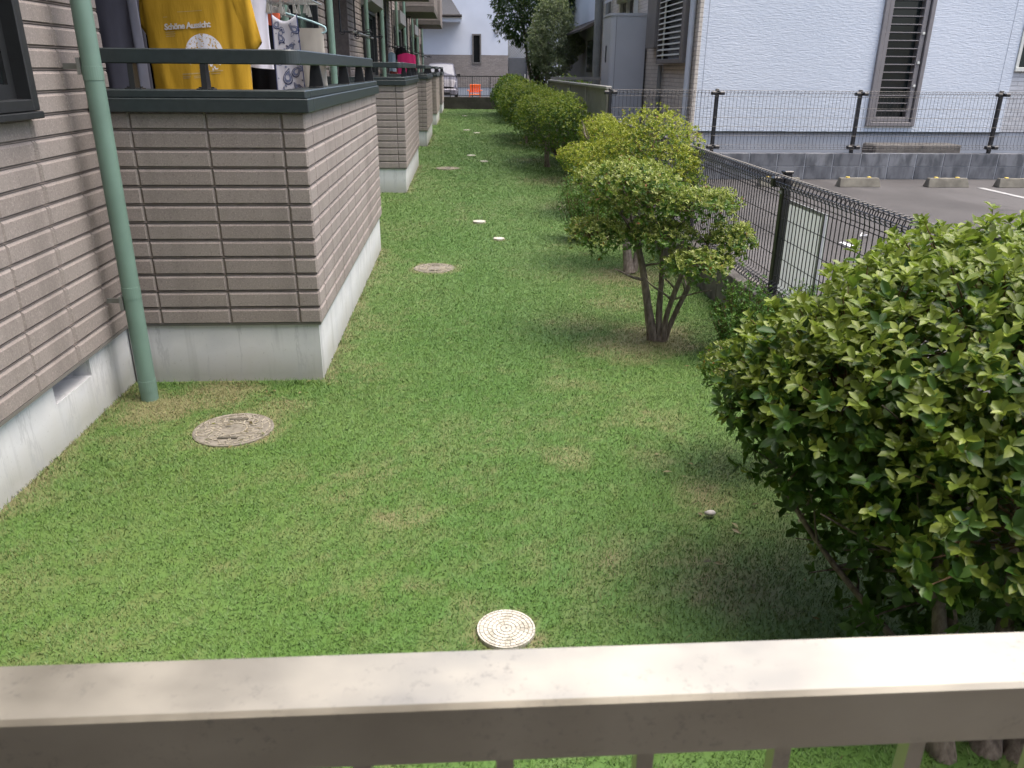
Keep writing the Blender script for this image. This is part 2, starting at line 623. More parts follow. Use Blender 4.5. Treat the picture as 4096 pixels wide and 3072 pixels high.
PATCHES = [(1.22, 4.75, .35, .9), (1.0, 4.6, .30, .7), (1.4, 6.4, .40, .8), (1.15, 5.6, .3, .5), (-.30, 2.62, .10, .62), (.80, 3.1, .14, .35),
           (.85, 2.2, .25, .42), (-1.3, 3.95, .25, .8), (-1.55, 3.75, .22, .95), (-.95, 3.75, .16, .55), (.98, 2.75, .16, .5),
           (1.6, 8.0, .5, .6), (1.4, 10, .5, .6), (1.5, 12.5, .7, .6), (1.3, 15.5, .5, .5), (1.6, 19, .7, .5),
           (.55, 4.0, .14, .4), (.45, 3.1, .12, .5), (-.62, 5.1, .2, .35), (.75, 5.1, .25, .4), (.9, 3.5, .25, .35)]
COVERS = [(0.111, 1.955, .089), (-1.105, 3.47, .185), (-.258, 6.72, .175), (.175, 8.92, .070), (.352, 7.95, .056), (.17, 16.29, .085),
          (.39, 15.2, .075), (-.26, 14.15, .2), (.127, 23.34, .1), (.382, 22.3, .09), (.095, 30.7, .1)]

def dryness(x, y):
    d = .20 * np.clip((fbm(x * 1.7, y * 1.7, 3) - .42) * 3.2, 0, 1) + .22 * np.clip((fbm(x * 6, y * 6, 9) - .55) * 3.0, 0, 1)
    for (px, py, r, a) in PATCHES:
        q = np.hypot(x - px, (y - py)) / r + (fbm(x * 9, y * 9, 21) - .5) * .9
        d = np.maximum(d, a * np.clip(1.35 - q, 0, 1))
    for (px, py, r) in COVERS:
        q = np.hypot(x - px, y - py) / r
        d = np.maximum(d, .95 * np.clip(2.0 - q * 1.35 + (fbm(x * 20, y * 20, 5) - .5), 0, 1))
    # strips at the building foot and by the curb
    ph = np.mod(y - Y0, MODULE)
    edge = np.where((ph < 3.45) & (y > Y0 - .3), x - (BX - .03), x - (WX - .03))
    d = np.maximum(d, .75 * np.clip(1 - np.abs(edge) / .13 + (fbm(x * 7, y * 7, 33) - .5) * .8, 0, 1))
    d = np.maximum(d, .45 * np.clip(1 - np.abs(edge) / .75, 0, 1) * np.clip((fbm(x * 4, y * 4, 41) - .4) * 4, 0, 1))
    return np.clip(d * .64, 0, 1)

# lawn sheet with a drying attribute on its grid
def lawn_sheet():
    xs = np.arange(-3.0, 1.90, .05)
    ys = np.concatenate([np.arange(-2.5, 9, .05), np.arange(9, BACK_Y + .05, .12)])
    X, Y = np.meshgrid(xs, ys)
    Z = (fbm(X * 1.5, Y * 1.5, 77) - .5) * .02
    nx, ny = len(xs), len(ys)
    V = np.stack([X.ravel(), Y.ravel(), Z.ravel()], 1)
    i = np.arange(ny - 1)[:, None] * nx + np.arange(nx - 1)[None]
    F = np.stack([i, i + 1, i + nx + 1, i + nx], -1).reshape(-1, 4)
    d = dryness(V[:, 0], V[:, 1])
    rn = vnoise(V[:, 0] * 90, V[:, 1] * 90, 4) * .5
    me = np_mesh('lawn', V, F.ravel(), np.full(len(F), 4), M['lawn'], {'dry': ('FLOAT', d), 'rnd': ('FLOAT', rn)}, True)
    return structure(link('lawn', me))
lawn_sheet()

def grass_blades():
    parts = []
    #        y0   y1   density  length  width
    ky = [0.5, 2.5, 4.0, 7.0, 10, 16, 26, 37]
    kd = [19000, 26000, 24000, 13000, 7000, 3200, 1700, 1100]
    kl = [.017, .017, .018, .021, .026, .033, .040, .044]
    kw = [.0024, .0025, .0027, .0040, .0062, .0098, .014, .016]
    zones = []
    e_ = list(np.arange(.55, 8, .35)) + list(np.arange(8, BACK_Y - .1, 1.0)) + [BACK_Y - .1]
    for a_, b_ in zip(e_[:-1], e_[1:]):
        c_ = (a_ + b_) / 2
        zones.append((a_, b_, np.interp(c_, ky, kd), np.interp(c_, ky, kl), np.interp(c_, ky, kw)))
    for (a, b, den, ln, wd) in zones:
        xl = -2.0 if a < 5 else -1.8
        n = int((b - a) * (1.86 - xl) * den)
        x = rng.uniform(xl, 1.86, n)
        y = rng.uniform(a, b, n)
        # inside the view wedge only (a little beyond the frame on both sides)
        keep = (np.abs(x - y * .063) < (y * .74 + .95))
        keep &= ~((x < WX - .03))
        ph = np.mod(y - Y0, MODULE)
        keep &= ~((y > Y0) & (ph < 3.43) & (x < BX - .03))
        for (px, py, r) in COVERS:
            q = np.hypot(x - px, y - py)
            keep &= ~((q < r * .97) & (rng.random(n) < (.985 if r < .15 else .90 - .3 * (fbm(x * 14, y * 14, 15) - .5))))
        x, y = x[keep], y[keep]
        d = dryness(x, y)
        thin = rng.random(len(x)) > d * .35
        x, y, d = x[thin], y[thin], d[thin]
        n = len(x)
        lush = np.clip((fbm(x * 1.3, y * 1.3, 61) - .3) * 2, .5, 1.1)
        L = ln * rng.uniform(.5, 1.35, n) * (.75 + .35 * lush)
        # longer tufts against walls, curb and trunks
        ph = np.mod(y - Y0, MODULE)
        edge = np.where((ph < 3.45) & (y > Y0 - .1), np.abs(x - (BX - .02)), np.abs(x - (WX - .02)))
        edge = np.minimum(edge, np.where(y > Y0 - .12, np.where(y < Y0 + .02, np.where(x < BX, np.abs(y - Y0 + .02), 9), 9), 9))
        L *= 1 + 1.1 * np.clip(1 - edge / .07, 0, 1) * rng.random(n)
        W = wd * rng.uniform(.7, 1.3, n)
        az = rng.uniform(0, 2 * np.pi, n) + 1.2 * (fbm(x * 2.5, y * 2.5, 91) - .5)
        far = min(1.0, max(0.0, (a - 3) / 8))
        tilt = rng.uniform(.60 + .30 * far, 1.38 + .1 * far, n)
        z = (fbm(x * 1.5, y * 1.5, 77) - .5) * .02 - .002
        dx, dy = np.cos(az), np.sin(az)
        root = np.stack([x, y, z], 1)
        side = np.stack([-dy, dx, np.zeros(n)], 1) * W[:, None] * .5
        mid = root + np.stack([dx * np.sin(tilt * .6) * L * .55, dy * np.sin(tilt * .6) * L * .55, np.cos(tilt * .6) * L * .55], 1)
        tip = mid + np.stack([dx * np.sin(tilt) * L * .5, dy * np.sin(tilt) * L * .5, np.cos(tilt) * L * .5], 1)
        rn = np.clip(rng.random(n) * .8 + .2 * rng.random(n), 0, 1)
        # broad five point blades near, simple ones far, blended so that no line shows
        five = rng.random(n) > np.clip((y - 5.0) / 6.0, 0, 1)
        V = np.stack([root - side * .8, root + side * .8, mid + side, mid - side, tip], 1)[five]
        if len(V):
            parts.append((V, d[five], rn[five], 5))
        V = np.stack([root - side * 1.35, root + side * 1.35, tip], 1)[~five]
        if len(V):
            parts.append((V, d[~five], rn[~five], 3))
    vs, fl, lt, dd, rr = [], [], [], [], []
    off = 0
    for V, d, rn, k in parts:
        n = len(V)
        vs.append(V.reshape(-1, 3))
        base = off + np.arange(n)[:, None] * k
        if k == 5:
            fl.append(np.concatenate([base + np.array([0, 1, 2, 3]), base + np.array([3, 2, 4])], 1).ravel())
            lt.append(np.tile([4, 3], n))
        else:
            fl.append((base + np.arange(3)).ravel())
            lt.append(np.full(n, 3))
        dd.append(np.repeat(d, k))
        rr.append(np.repeat(rn, k))
        off += n * k
    me = np_mesh('grass', np.concatenate(vs), np.concatenate(fl), np.concatenate(lt), M['lawn'],
                 {'dry': ('FLOAT', np.concatenate(dd)), 'rnd': ('FLOAT', np.concatenate(rr))})
    o = link('grass', me)
    tag(o, 'short mown green grass with dry straw patches covering the lawn', 'grass', kind='stuff')
grass_blades()

# raised parking lot and the road beyond the back wall
PK = .20
structure(MB().box(2.015, 30, -6, 11.13, -.1, PK).build('parking_lot', M['asphalt']))
structure(MB().box(2.05, 40, 11.33, 36.3, -.1, .35).build('neighbour_yard', M['soil']))
structure(MB().box(-40, 40, 36.35, 70, -.1, .30).build('road', M['asphalt']))
structure(MB().box(6.77, 6.86, 4.6, 10.25, PK + .001, PK + .005).build('parking_line', M['white_paint']))

# ================================================================ APARTMENT BUILDING
apt = thing('apartment_building', (-2.4, 4.0, 0), 'apartment block clad in grey brown stone blocks with a row of walled balconies', 'building')
ROW, BW = .0895, .36
SZ = .338                                  # bottom of the siding
T = .012                                   # block thickness
_bm = {}
def brick_geo(w, h=ROW - .011):
    """block: local x along the wall, -y outwards, wide chamfer on the top edge"""
    ct, cs, cb = .013, .0085, .003
    d = T
    outer = [(0, 0), (w, 0), (w, h), (0, h)]
    inner = [(cs, cb), (w - cs, cb), (w - cs, h - ct), (cs, h - ct)]
    vs = [(x, 0.004, z) for x, z in outer] + [(x, -d * .22, z) for x, z in outer] + [(x, -d, z) for x, z in inner]
    fs = [(0, 1, 5, 4), (1, 2, 6, 5), (2, 3, 7, 6), (3, 0, 4, 7), (4, 5, 9, 8), (5, 6, 10, 9), (6, 7, 11, 10), (7, 4, 8, 11), (8, 9, 10, 11)]
    return vs, fs
def brick_mesh(w, h=ROW - .011):
    k = (round(w, 3), round(h, 3))
    if k not in _bm:
        vs, fs = brick_geo(*k)
        _bm[k] = MB().add(vs, fs).mesh('brick', M['siding'])
    return _bm[k]

COURSES = MB()                             # the blocks past the nearest 300, joined
def lay(x_or_y0, fixed, facing, a0, a1, z0, z1, joints0, parent=None, count=[0]):
    """blocks on a wall. facing '-y': wall at y=fixed, running a0..a1 in x. facing '+x': wall at x=fixed, running in y."""
    nrow = int(math.ceil((z1 - SZ) / ROW))
    r0 = int(math.floor((z0 - SZ) / ROW + 1e-6))
    for r in range(r0, nrow):
        zb = SZ + r * ROW
        lo, hi = max(zb, z0), min(zb + ROW - .011, z1)
        if hi - lo < .02:
            continue
        js = [a0]
        j = joints0 + math.ceil((a0 - joints0) / BW + 1e-6) * BW
        while j < a1 - .02:
            if j - js[-1] > .02:
                js.append(j)
            j += BW
        js.append(a1)
        for i in range(len(js) - 1):
            p0 = js[i] + (.0018 if i else .0)
            p1 = js[i + 1] - (.0018 if i < len(js) - 2 else .0)
            w = p1 - p0
            if w < .015:
                continue
            if parent is not None:
                me = brick_mesh(w, hi - lo)
                if facing == '-y':
                    link('brick', me, parent, (p0, fixed + T, lo))
                else:
                    link('brick', me, parent, (fixed - T, p0, lo), math.pi / 2)
                count[0] += 1
            else:
                vs, fs = brick_geo(w, hi - lo)
                if facing == '-y':
                    COURSES.add([(p0 + x, fixed + T + y, lo + z) for x, y, z in vs], fs)
                else:
                    COURSES.add([(fixed - T - y, p0 + x, lo + z) for x, y, z in vs], fs)

def ribs(mb, facing, fixed, a0, a1, z0, z1):
    r = 0
    while SZ + r * ROW < z1 - .03:
        zc = SZ + r * ROW - .0055
        if zc > z0 + .01:
            if facing == '-y':
                mb.box(a0, a1, fixed + .004, fixed + T + .002, zc - .0016, zc + .0016)
            else:
                mb.box(fixed - T - .002, fixed - .004, a0, a1, zc - .0016, zc + .0016)
        r += 1

# --- main wall segments (+x facing)
TOPZ = 6.0
main_wall = MB()
facade = []
for m in range(-1, 5):
    b = Y0 + .266 + MODULE * m
    facade += [(b + 2.25, b + 4.15, .335, TOPZ), (b + 6.30, b + 7.13, .335, TOPZ), (b + 4.15, b + 6.30, .335, 1.43), (b + 4.15, b + 6.30, 2.62, TOPZ), (b, b + 2.25, 2.75, TOPZ)]
facade = [s for s in facade if s[1] > -1.3]
for (a0, a1, z0, z1) in facade:
    main_wall.box(-2.0, WX - T, a0, a1, z0, z1)
    ribs(main_wall, '+x', WX, a0, a1, z0, min(z1, 3.2))
mw = main_wall.build('main_wall', M['joint'], apt)
NEAR_WALL = []
for (a0, a1, z0, z1) in facade:
    near = a0 < 4.0
    if near:
        lo = max(a0, 2.07)
        # blocks the photograph shows one by one
        if a1 > 3.0 and z0 < 2:
            lay(0, WX, '+x', lo, a1, z0, min(z1, 2.02), 3.87, mw)
            if lo > a0 + .05:
                lay(0, WX, '+x', a0, lo - .006, z0, z1, 3.87)
            if z1 > 2.05:
                lay(0, WX, '+x', lo, a1, SZ + 19 * ROW, z1, 3.87)
        else:
            lay(0, WX, '+x', a0, a1, z0, z1, 3.87)
    elif z0 < 3.2:
        lay(0, WX, '+x', a0, a1, z0, min(z1, 4.6), 3.87)
# bulk of the building behind, floor slabs of the recesses, roof
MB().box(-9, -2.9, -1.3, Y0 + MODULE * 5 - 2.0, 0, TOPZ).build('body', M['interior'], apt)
MB().box(-9.3, -1.45, -1.6, Y0 + MODULE * 5 - 1.7, TOPZ, TOPZ + .18).build('roof', M['roof_slate'], apt)

# --- foundation of the main wall with vent openings
fnd = MB()
segs = []
for m in range(-1, 5):
    v0 = 3.30 + MODULE * m
    segs.append((v0, v0 + .36))
y = -1.3
FX = -1.80
for (a, b) in segs:
    if a > -1.3:
        fnd.box(-2.05, FX, y, a, -.12, .335)
        fnd.box(-2.05, FX, a, b, -.12, .215)
        fnd.box(-2.05, FX - .13, a, b, .215, .335)
        y = b
fnd.box(-2.05, FX, y, Y0 + MODULE * 5 - 2.2, -.12, .335)
fnd.build('foundation', M['foundation'], apt)
MB().box(FX - .02, WX - T + .012, -1.3, Y0 + MODULE * 5 - 2.2, .322, .338).build('base_flashing', M['taupe'], apt)

# --- windows of the main wall
for m in range(-1, 4):
    b = Y0 + .266 + MODULE * m
    a0, a1, z0, z1 = b + 4.15, b + 6.30, 1.43, 2.62
    w = MB()
    ox = WX + .045
    w.box(-1.98, ox, a0, a0 + .05, z0, z1, .004)
    w.box(-1.98, ox, a1 - .05, a1, z0, z1, .004)
    w.box(-1.98, ox, a0 + .05, a1 - .05, z0, z0 + .045, .004)
    w.box(-1.98, ox, a0 + .05, a1 - .05, z1 - .05, z1, .004)
    wo_ = w.build('window', M['frame_black'], apt)
    s = MB()
    for c0, c1, xx in ((a0 + .05, (a0 + a1) / 2 + .03, WX - .05), ((a0 + a1) / 2 - .03, a1 - .05, WX - .015)):
        s.box(xx - .03, xx, c0, c0 + .045, z0 + .045, z1 - .05)
        s.box(xx - .03, xx, c1 - .045, c1, z0 + .045, z1 - .05)
        s.box(xx - .03, xx, c0 + .045, c1 - .045, z0 + .045, z0 + .10)
        s.box(xx - .03, xx, c0 + .045, c1 - .045, z1 - .10, z1 - .05)
    s.build('sash', M['frame_black'], wo_)
    g = MB()
    g.box(WX - .07, WX - .064, a0 + .09, (a0 + a1) / 2, z0 + .09, z1 - .09)
    g.box(WX - .035, WX - .029, (a0 + a1) / 2, a1 - .09, z0 + .09, z1 - .09)
    g.build('pane', M['glass_dark'], wo_)
    MB().box(WX - .04, WX + .055, a0 - .005, a1 + .005, z0 - .03, z0 - .002, .004).build('sill', M['frame_black'], wo_)
    sb = MB()
    sb.hexa([(WX - .02, a0 - .03, z1 - .05 + .052), (WX + .20, a0 - .03, z1 + .10), (WX + .20, a1 + .03, z1 + .10), (WX - .02, a1 + .03, z1 + .002),
             (WX - .02, a0 - .03, z1 + .40), (WX + .20, a0 - .03, z1 + .40), (WX + .20, a1 + .03, z1 + .40), (WX - .02, a1 + .03, z1 + .40)])
    sb.build('shutter_box', M['shutter_grey'], wo_)

# --- recessed bays with sliding doors
for m in range(0, 5):
    b = Y0 + .266 + MODULE * m
    e = b + 2.25
    rc = MB()
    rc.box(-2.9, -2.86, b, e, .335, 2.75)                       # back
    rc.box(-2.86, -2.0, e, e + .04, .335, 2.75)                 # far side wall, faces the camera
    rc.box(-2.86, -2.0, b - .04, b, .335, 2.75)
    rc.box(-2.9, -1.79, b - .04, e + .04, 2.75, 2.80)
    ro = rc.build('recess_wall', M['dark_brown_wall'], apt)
    MB().box(-2.6, -2.1, e - .012, e, 1.15, 2.45).build('panel', M['interior'], ro)
    dr = MB()
    for k in range(3):
        yy = b + .25 + k * .86
        dr.box(-2.855, -2.80, yy, yy + .05, .42, 2.5, .003)
    dr.box(-2.855, -2.80, b + .30, b + 1.97, .42, .48)
    dr.box(-2.855, -2.80, b + .30, b + 1.97, 2.45, 2.5)
    do = dr.build('sliding_door', M['frame_black'], apt)
    MB().box(-2.84, -2.834, b + .30, b + 1.97, .48, 2.45).build('pane', M['glass_dark'], do)

# --- balconies
def balcony(m):
    y0 = Y0 + MODULE * m
    y1 = y0 + 3.42
    near = m == 0
    core = MB()
    core.box(WX - .02, BX - T, y0 + T, y0 + .12, SZ, 1.405)
    core.box(BX - .12, BX - T, y0 + .12, y1 - .12, SZ, 1.405)
    core.box(WX - .02, BX - T, y1 - .12, y1 - .004, SZ, 1.405)
    ribs(core, '-y', y0, WX, BX - T, SZ, 1.4)
    ribs(core, '+x', BX, y0 + T, y1, SZ, 1.4)
    bal = core.build('balcony', M['joint'], apt)
    par = bal if near else None
    lay(0, y0, '-y', WX + .004, BX - .0005, SZ, 1.405, -1.60, par)
    lay(0, BX, '+x', y0 + T, y1, SZ, 1.405, y0 + .19, par)
    fd = MB()
    fd.box(WX - .02, BX - .022, y0 + .022, y1 - .02, -.12, .322)
    fd.build('foundation', M['foundation'], bal)
    MB().box(WX, BX - .008, y0 + .008, y1 - .01, .322, .336).build('base_flashing', M['taupe'], bal)
    MB().box(WX - .2, BX - .12, y0 + .12, y1 - .12, .336, .36).build('floor', M['soffit'], bal)
    # coping with a step
    cp = MB()
    o, h0, h1, h2 = .028, 1.398, 1.462, 1.500
    cp.box(WX + .01, BX + o, y0 - o, y0 + .13, h0, h1, .004)
    cp.box(BX - .13, BX + o, y0 + .13, y1 + o, h0, h1, .004)
    cp.box(WX + .01, BX + o - .105, y1 - .13, y1 + o, h0, h1 - .001, .004)
    q = .012
    cp.box(WX + .01, BX + o - q, y0 - o + q, y0 + .12, h1, h2, .005)
    cp.box(BX - .12, BX + o - q, y0 + .12, y1 + o - q, h1, h2, .005)
    cp.build('coping', M['trim_dark'], bal)
    # handrail: flat bar with a rounded corner
    hx, hy = BX - .01, y0 + .01
    path = [(WX + .07, hy)]
    rr = .07
    for k in range(9):
        t = -math.pi / 2 + k * math.pi / 16
        path.append((hx - rr + rr * math.cos(t), hy + rr + rr * math.sin(t)))
    path.append((hx, y1 - .02))
    w = .052
    P = []
    for i, (x, yy) in enumerate(path):
        d = Vector((path[min(i + 1, len(path) - 1)][0] - path[max(i - 1, 0)][0], path[min(i + 1, len(path) - 1)][1] - path[max(i - 1, 0)][1])).normalized()
        nrm = Vector((-d.y, d.x))
        c = .005
        sec = [(0, 1.614 + c), (0, 1.681 - c), (c, 1.681), (w - c, 1.681), (w, 1.681 - c), (w, 1.614 + c), (w - c, 1.614), (c, 1.614)]
        P.append([(x + nrm.x * s, yy + nrm.y * s, z) for s, z in sec + sec[:1]])
    hr = MB().grid(P)
    hr.f.append(tuple(range(8)))
    hr.f.append(tuple(len(hr.v) - 9 + k for k in range(8))[::-1])
    hr.build('handrail', M['trim_dark'], bal)
    def post(x, yy, ax):
        p = MB()
        if ax == 'x':   # rail runs in x: thin in x
            a, b_, t0, t1 = .013, .013, .034, .024
            p.hexa([(x - a, yy - t0, 1.5), (x + a, yy - t0, 1.5), (x + a, yy + t0, 1.5), (x - a, yy + t0, 1.5),
                    (x - b_, yy - t1, 1.614), (x + b_, yy - t1, 1.614), (x + b_, yy + t1, 1.614), (x - b_, yy + t1, 1.614)])
        else:
            a, t0, t1 = .013, .040, .024
            p.hexa([(x - t0, yy - a, 1.5), (x + t0, yy - a, 1.5), (x + t0, yy + a, 1.5), (x - t0, yy + a, 1.5),
                    (x - t1, yy - a, 1.614), (x + t1, yy - a, 1.614), (x + t1, yy + a, 1.614), (x - t1, yy + a, 1.614)])
        p.box(x - .04, x + .04, yy - .03, yy + .03, 1.498, 1.506, .002)
        for s in (-1, 1):
            p.box(x + s * .03 - .006, x + s * .03 + .006, yy - .006, yy + .006, 1.506, 1.512)
        p.build('post', M['frame_black'], bal)
    for x in (-1.56, -1.225):
        post(x, hy + w / 2, 'x')
    for k in (.62, 1.72, 2.60, 3.3):
        post(hx - w / 2, y0 + k, 'y')
    # storey above: slab, soffit and clad parapet
    u = MB()
    u.box(WX - .02, BX - T, y0 + T, y1 - .004, 3.30, 4.5)
    ub = u.build('upper_balcony', M['joint'], apt)
    MB().box(WX, BX - .004, y0 + .004, y1, 3.15, 3.30, .006).build('slab', M['soffit'], ub)
    lay(0, y0, '-y', WX, BX - .0005, 3.30, 4.5, -1.60)
    lay(0, BX, '+x', y0 + T, y1, 3.30, 4.5, y0 + .19)
    # drop rods with rings and the drying poles they carry
    for yy in (y0 + .55, y0 + 2.15):
        lb = MB()
        lb.tube([(-1.62, yy, 3.16), (-1.62, yy, 2.06)], .011, 8)
        lb.tube([(-1.62, yy, 2.06), (-1.20, yy, 2.06)], .009, 8)
        lb.box(-1.66, -1.58, yy - .03, yy + .03, 3.135, 3.15)
        for xx in (-1.60, -1.42, -1.25):
            lb.tube([(xx + .034 * math.cos(t), yy, 2.06 + .034 * math.sin(t)) for t in np.linspace(0, 2 * math.pi, 13)], .006, 6, False)
        lb.build('laundry_bracket', M['frame_black'], ub)
    return bal
for m in range(5):
    balcony(m)
crs = COURSES.build('brick_courses', M['siding'], apt)
crs['kind'] = 'stuff'

# --- downpipes
def downpipe(x, yy, z1, r=.042):
    p = MB().tube([(x, yy, -.05), (x, yy, z1)], r, 20)
    o = p.build('downpipe', M['pipe'], apt, True)
    for z in (.11, .60, 1.60, 3.0):
        MB().lathe(x, yy, [(r * .9, z - .06), (r * 1.035, z - .058), (r * 1.035, z), (r * .9, z + .002)], 28).build('collar', M['pipe'], o, False)
    for z in (.52, 1.60, 2.9):
        b = MB()
        b.box(WX - .005, x - r * .5, yy + r * .55, yy + r * .55 + .012, z - .012, z + .012)
        b.box(x - r - .012, x - r + .004, yy - .03, yy + .05, z - .035, z + .035)
        b.build('bracket', M['pipe_grey'], o)
for m in range(0, 5):
    downpipe(-1.635, 3.87 + MODULE * m, 5.9)
    downpipe(-1.66, 3.87 + 4.45 + MODULE * m, 5.9, .036)

# ================================================================ NEAR RAILING
rail = thing('front_railing', (.05, .556, .3), 'champagne coloured metal railing with stained top across the foreground', 'railing')
RA = R(.0)
MB().box(-1.6, 1.7, .520, .592, 1.033, 1.100, .004).build('top_rail', M['rail'], rail)
for k in range(-11, 13):
    MB().box(.031 + .1315 * k - .008, .031 + .1315 * k + .008, .548, .564, .16, 1.036).build('baluster', M['rail'], rail)
MB().box(-1.6, 1.7, .536, .576, .12, .16, .003).build('bottom_rail', M['rail'], rail)
structure(MB().box(-1.79, 2.0, -2.4, .64, -.12, .03, .01).build('landing', M['landing']))

lw = structure(MB().box(-9, 2.0, -2.4, -1.35, .03, 6.0).build('added_shade_wall', M['dark_brown_wall']))  # unseen wall added behind the camera to darken faces turned towards it
MB().box(-1.79, 2.0, -1.34, -.15, 3.0, 3.15).build('added_shade_slab', M['soffit'], lw)  # unseen overhead slab, added to keep sky light off the rail front

# ================================================================ COVERS IN THE LAWN
def arc_seg(mb, cx, cy, r0, r1, t0, t1, z0, z1, n=6):
    P0 = []
    for k in range(n + 1):
        t = t0 + (t1 - t0) * k / n
        c, s = math.cos(t), math.sin(t)
        P0.append([(cx + r0 * c, cy + r0 * s, z0), (cx + r0 * c, cy + r0 * s, z1), (cx + r1 * c, cy + r1 * s, z1), (cx + r1 * c, cy + r1 * s, z0)])
    mb.grid(P0)
    mb.f.append(tuple(len(mb.v) - 4 + k for k in range(4)))
    o = len(mb.v) - 4 * (n + 1)
    mb.f.append((o + 3, o + 2, o + 1, o))

def white_cover(x, y, r, label, detail):
    t = thing('inspection_cover', (x, y, 0), label, 'cover', 'white inspection covers in the lawn')
    z = .018
    MB().lathe(x, y, [(r, -.02), (r, z - .006), (r * .985, z - .004), (r * .90, z - .004)], 56).build('lid', M['cover_groove'], t, False)
    MB().lathe(x, y, [(r * .90, z - .006), (r * .90, z), (r, z), (r, z - .01)][::-1][:0] or [(r * 1.0, z - .01), (r * 1.0, z + .001), (r * .915, z + .001)], 56)
    pat = MB()
    if detail:
        rings = [(.93, .995, 36), (.79, .905, 30), (.645, .765, 24), (.50, .62, 20), (.355, .475, 16), (.21, .33, 12), (.04, .185, 7)]
    else:
        rings = [(.88, .995, 24), (.55, .85, 16), (.10, .52, 8)]
    for (a, b, n) in rings:
        ph = random.random()
        for k in range(n):
            t0 = 2 * math.pi * (k + ph) / n
            t1 = 2 * math.pi * (k + ph + .90) / n
            arc_seg(pat, x, y, r * a, r * b, t0, t1, z - .006, z + .001, 4)
    pat.build('tread_pattern', M['cover_white'], t)

def brown_cover(x, y, r, label, seed, mline):
    t = thing('drain_cover', (x, y, 0), label, 'cover')
    z = .006
    MB().lathe(x, y, [(r, -.03), (r, z), (r * .97, z + .003), (r * .9, z), (r * .3, z)], 56).build('lid', M['lid_brown'], t)
    pat = MB()
    rg = random.Random(seed)
    for a in (.32, .50, .70, .88):
        n = int(10 + a * 22)
        for k in range(n):
            if rg.random() < .8:
                arc_seg(pat, x, y, r * a, r * (a + .035), 2 * math.pi * k / n, 2 * math.pi * (k + .8) / n, z - .002, z + .004, 2)
    for k in range(26):
        th = 2 * math.pi * k / 26 + .1
        for (a, b) in ((.36, .5), (.54, .70), (.74, .88)):
            if rg.random() < .75:
                dth = .16 * (1 if rg.random() < .7 else -1)
                c0, s0, c1, s1 = math.cos(th), math.sin(th), math.cos(th + dth), math.sin(th + dth)
                pat.tube([(x + r * a * c0, y + r * a * s0, z + .002), (x + r * b * c1, y + r * b * s1, z + .002)], .003, 4)
    pat.build('tread_pattern', mline, t)
    sl = MB()
    for s in (-1, 1):
        sl.box(x - r * .24, x + r * .24, y + s * r * .56 - r * .045, y + s * r * .56 + r * .045, z - .01, z + .005)
    sl.build('lifting_slot', M['lid_slot'], t)

white_labels = {0: 'round white ring patterned cover just beyond the foreground railing', 3: 'white cover in the lawn, farther and left one of the middle pair',
                4: 'small half sunk white cover with a dark rim, right one of the middle pair', 5: 'white cover farther off, left one of the second pair',
                6: 'white cover farther off, right one of the second pair', 8: 'far white cover, left one of the third pair', 9: 'far white cover, right one of the third pair',
                10: 'farthest white cover in the lawn before the dark back wall'}
for i, (x, y, r) in enumerate(COVERS):
    if i in white_labels:
        white_cover(x, y, r, white_labels[i], i == 0)
brown_cover(*COVERS[1], 'weathered brown round drain cover by the green downpipe', 3, M['lid_line'])
brown_cover(*COVERS[2], 'grey cross hatched round drain cover in the middle of the lawn', 5, M['lid_line'])
brown_cover(*COVERS[7], 'faint brown round drain cover beside the second balcony', 8, M['lid_line'])

# ================================================================ CLOTHES ON THE FIRST BALCONY
def cloth_mat(name, col, var=.1, rough=.85):
    m, nt, b = new_mat(name)
    p = position(nt)
    f, n = noise_fac(nt, stretched(nt, p, (1, 1, .3)), 18, 4)
    nt.links.new(mix_col(nt, f, tuple(v * (1 - var) for v in col), tuple(min(1, v * (1 + var)) for v in col)), b.inputs['Base Color'])
    b.inputs['Roughness'].default_value = rough
    b.inputs['Specular IOR Level'].default_value = .2
    _, h = noise_fac(nt, p, 700, 2)
    bump(nt, b, h, .15, .001)
    return m

SH = dict(xc=-1.415, yc=4.72, top=1.975, bot=1.12)
def shirt_front(x, z):
    """front surface of the mustard shirt"""
    t = (SH['top'] - z) / (SH['top'] - SH['bot'])
    w = .262 - .012 * t
    u = max(-1, min(1, (x - SH['xc']) / w))
    d = .035 + .05 * t
    y = SH['yc'] - d * math.sqrt(max(0, 1 - u * u)) ** .8
    y += .016 * math.exp(-((u + .95 - .5 * t) / .10) ** 2) * -1 * t + .012 * math.exp(-((u - .62 - .1 * t) / .09) ** 2)
    y += .011 * t ** .7 * (math.sin(x * 47 + z * 3) * .6 + math.sin(x * 83 - z * 5 + 1.3) * .35) * min(1, 1.15 - abs(u))
    return y

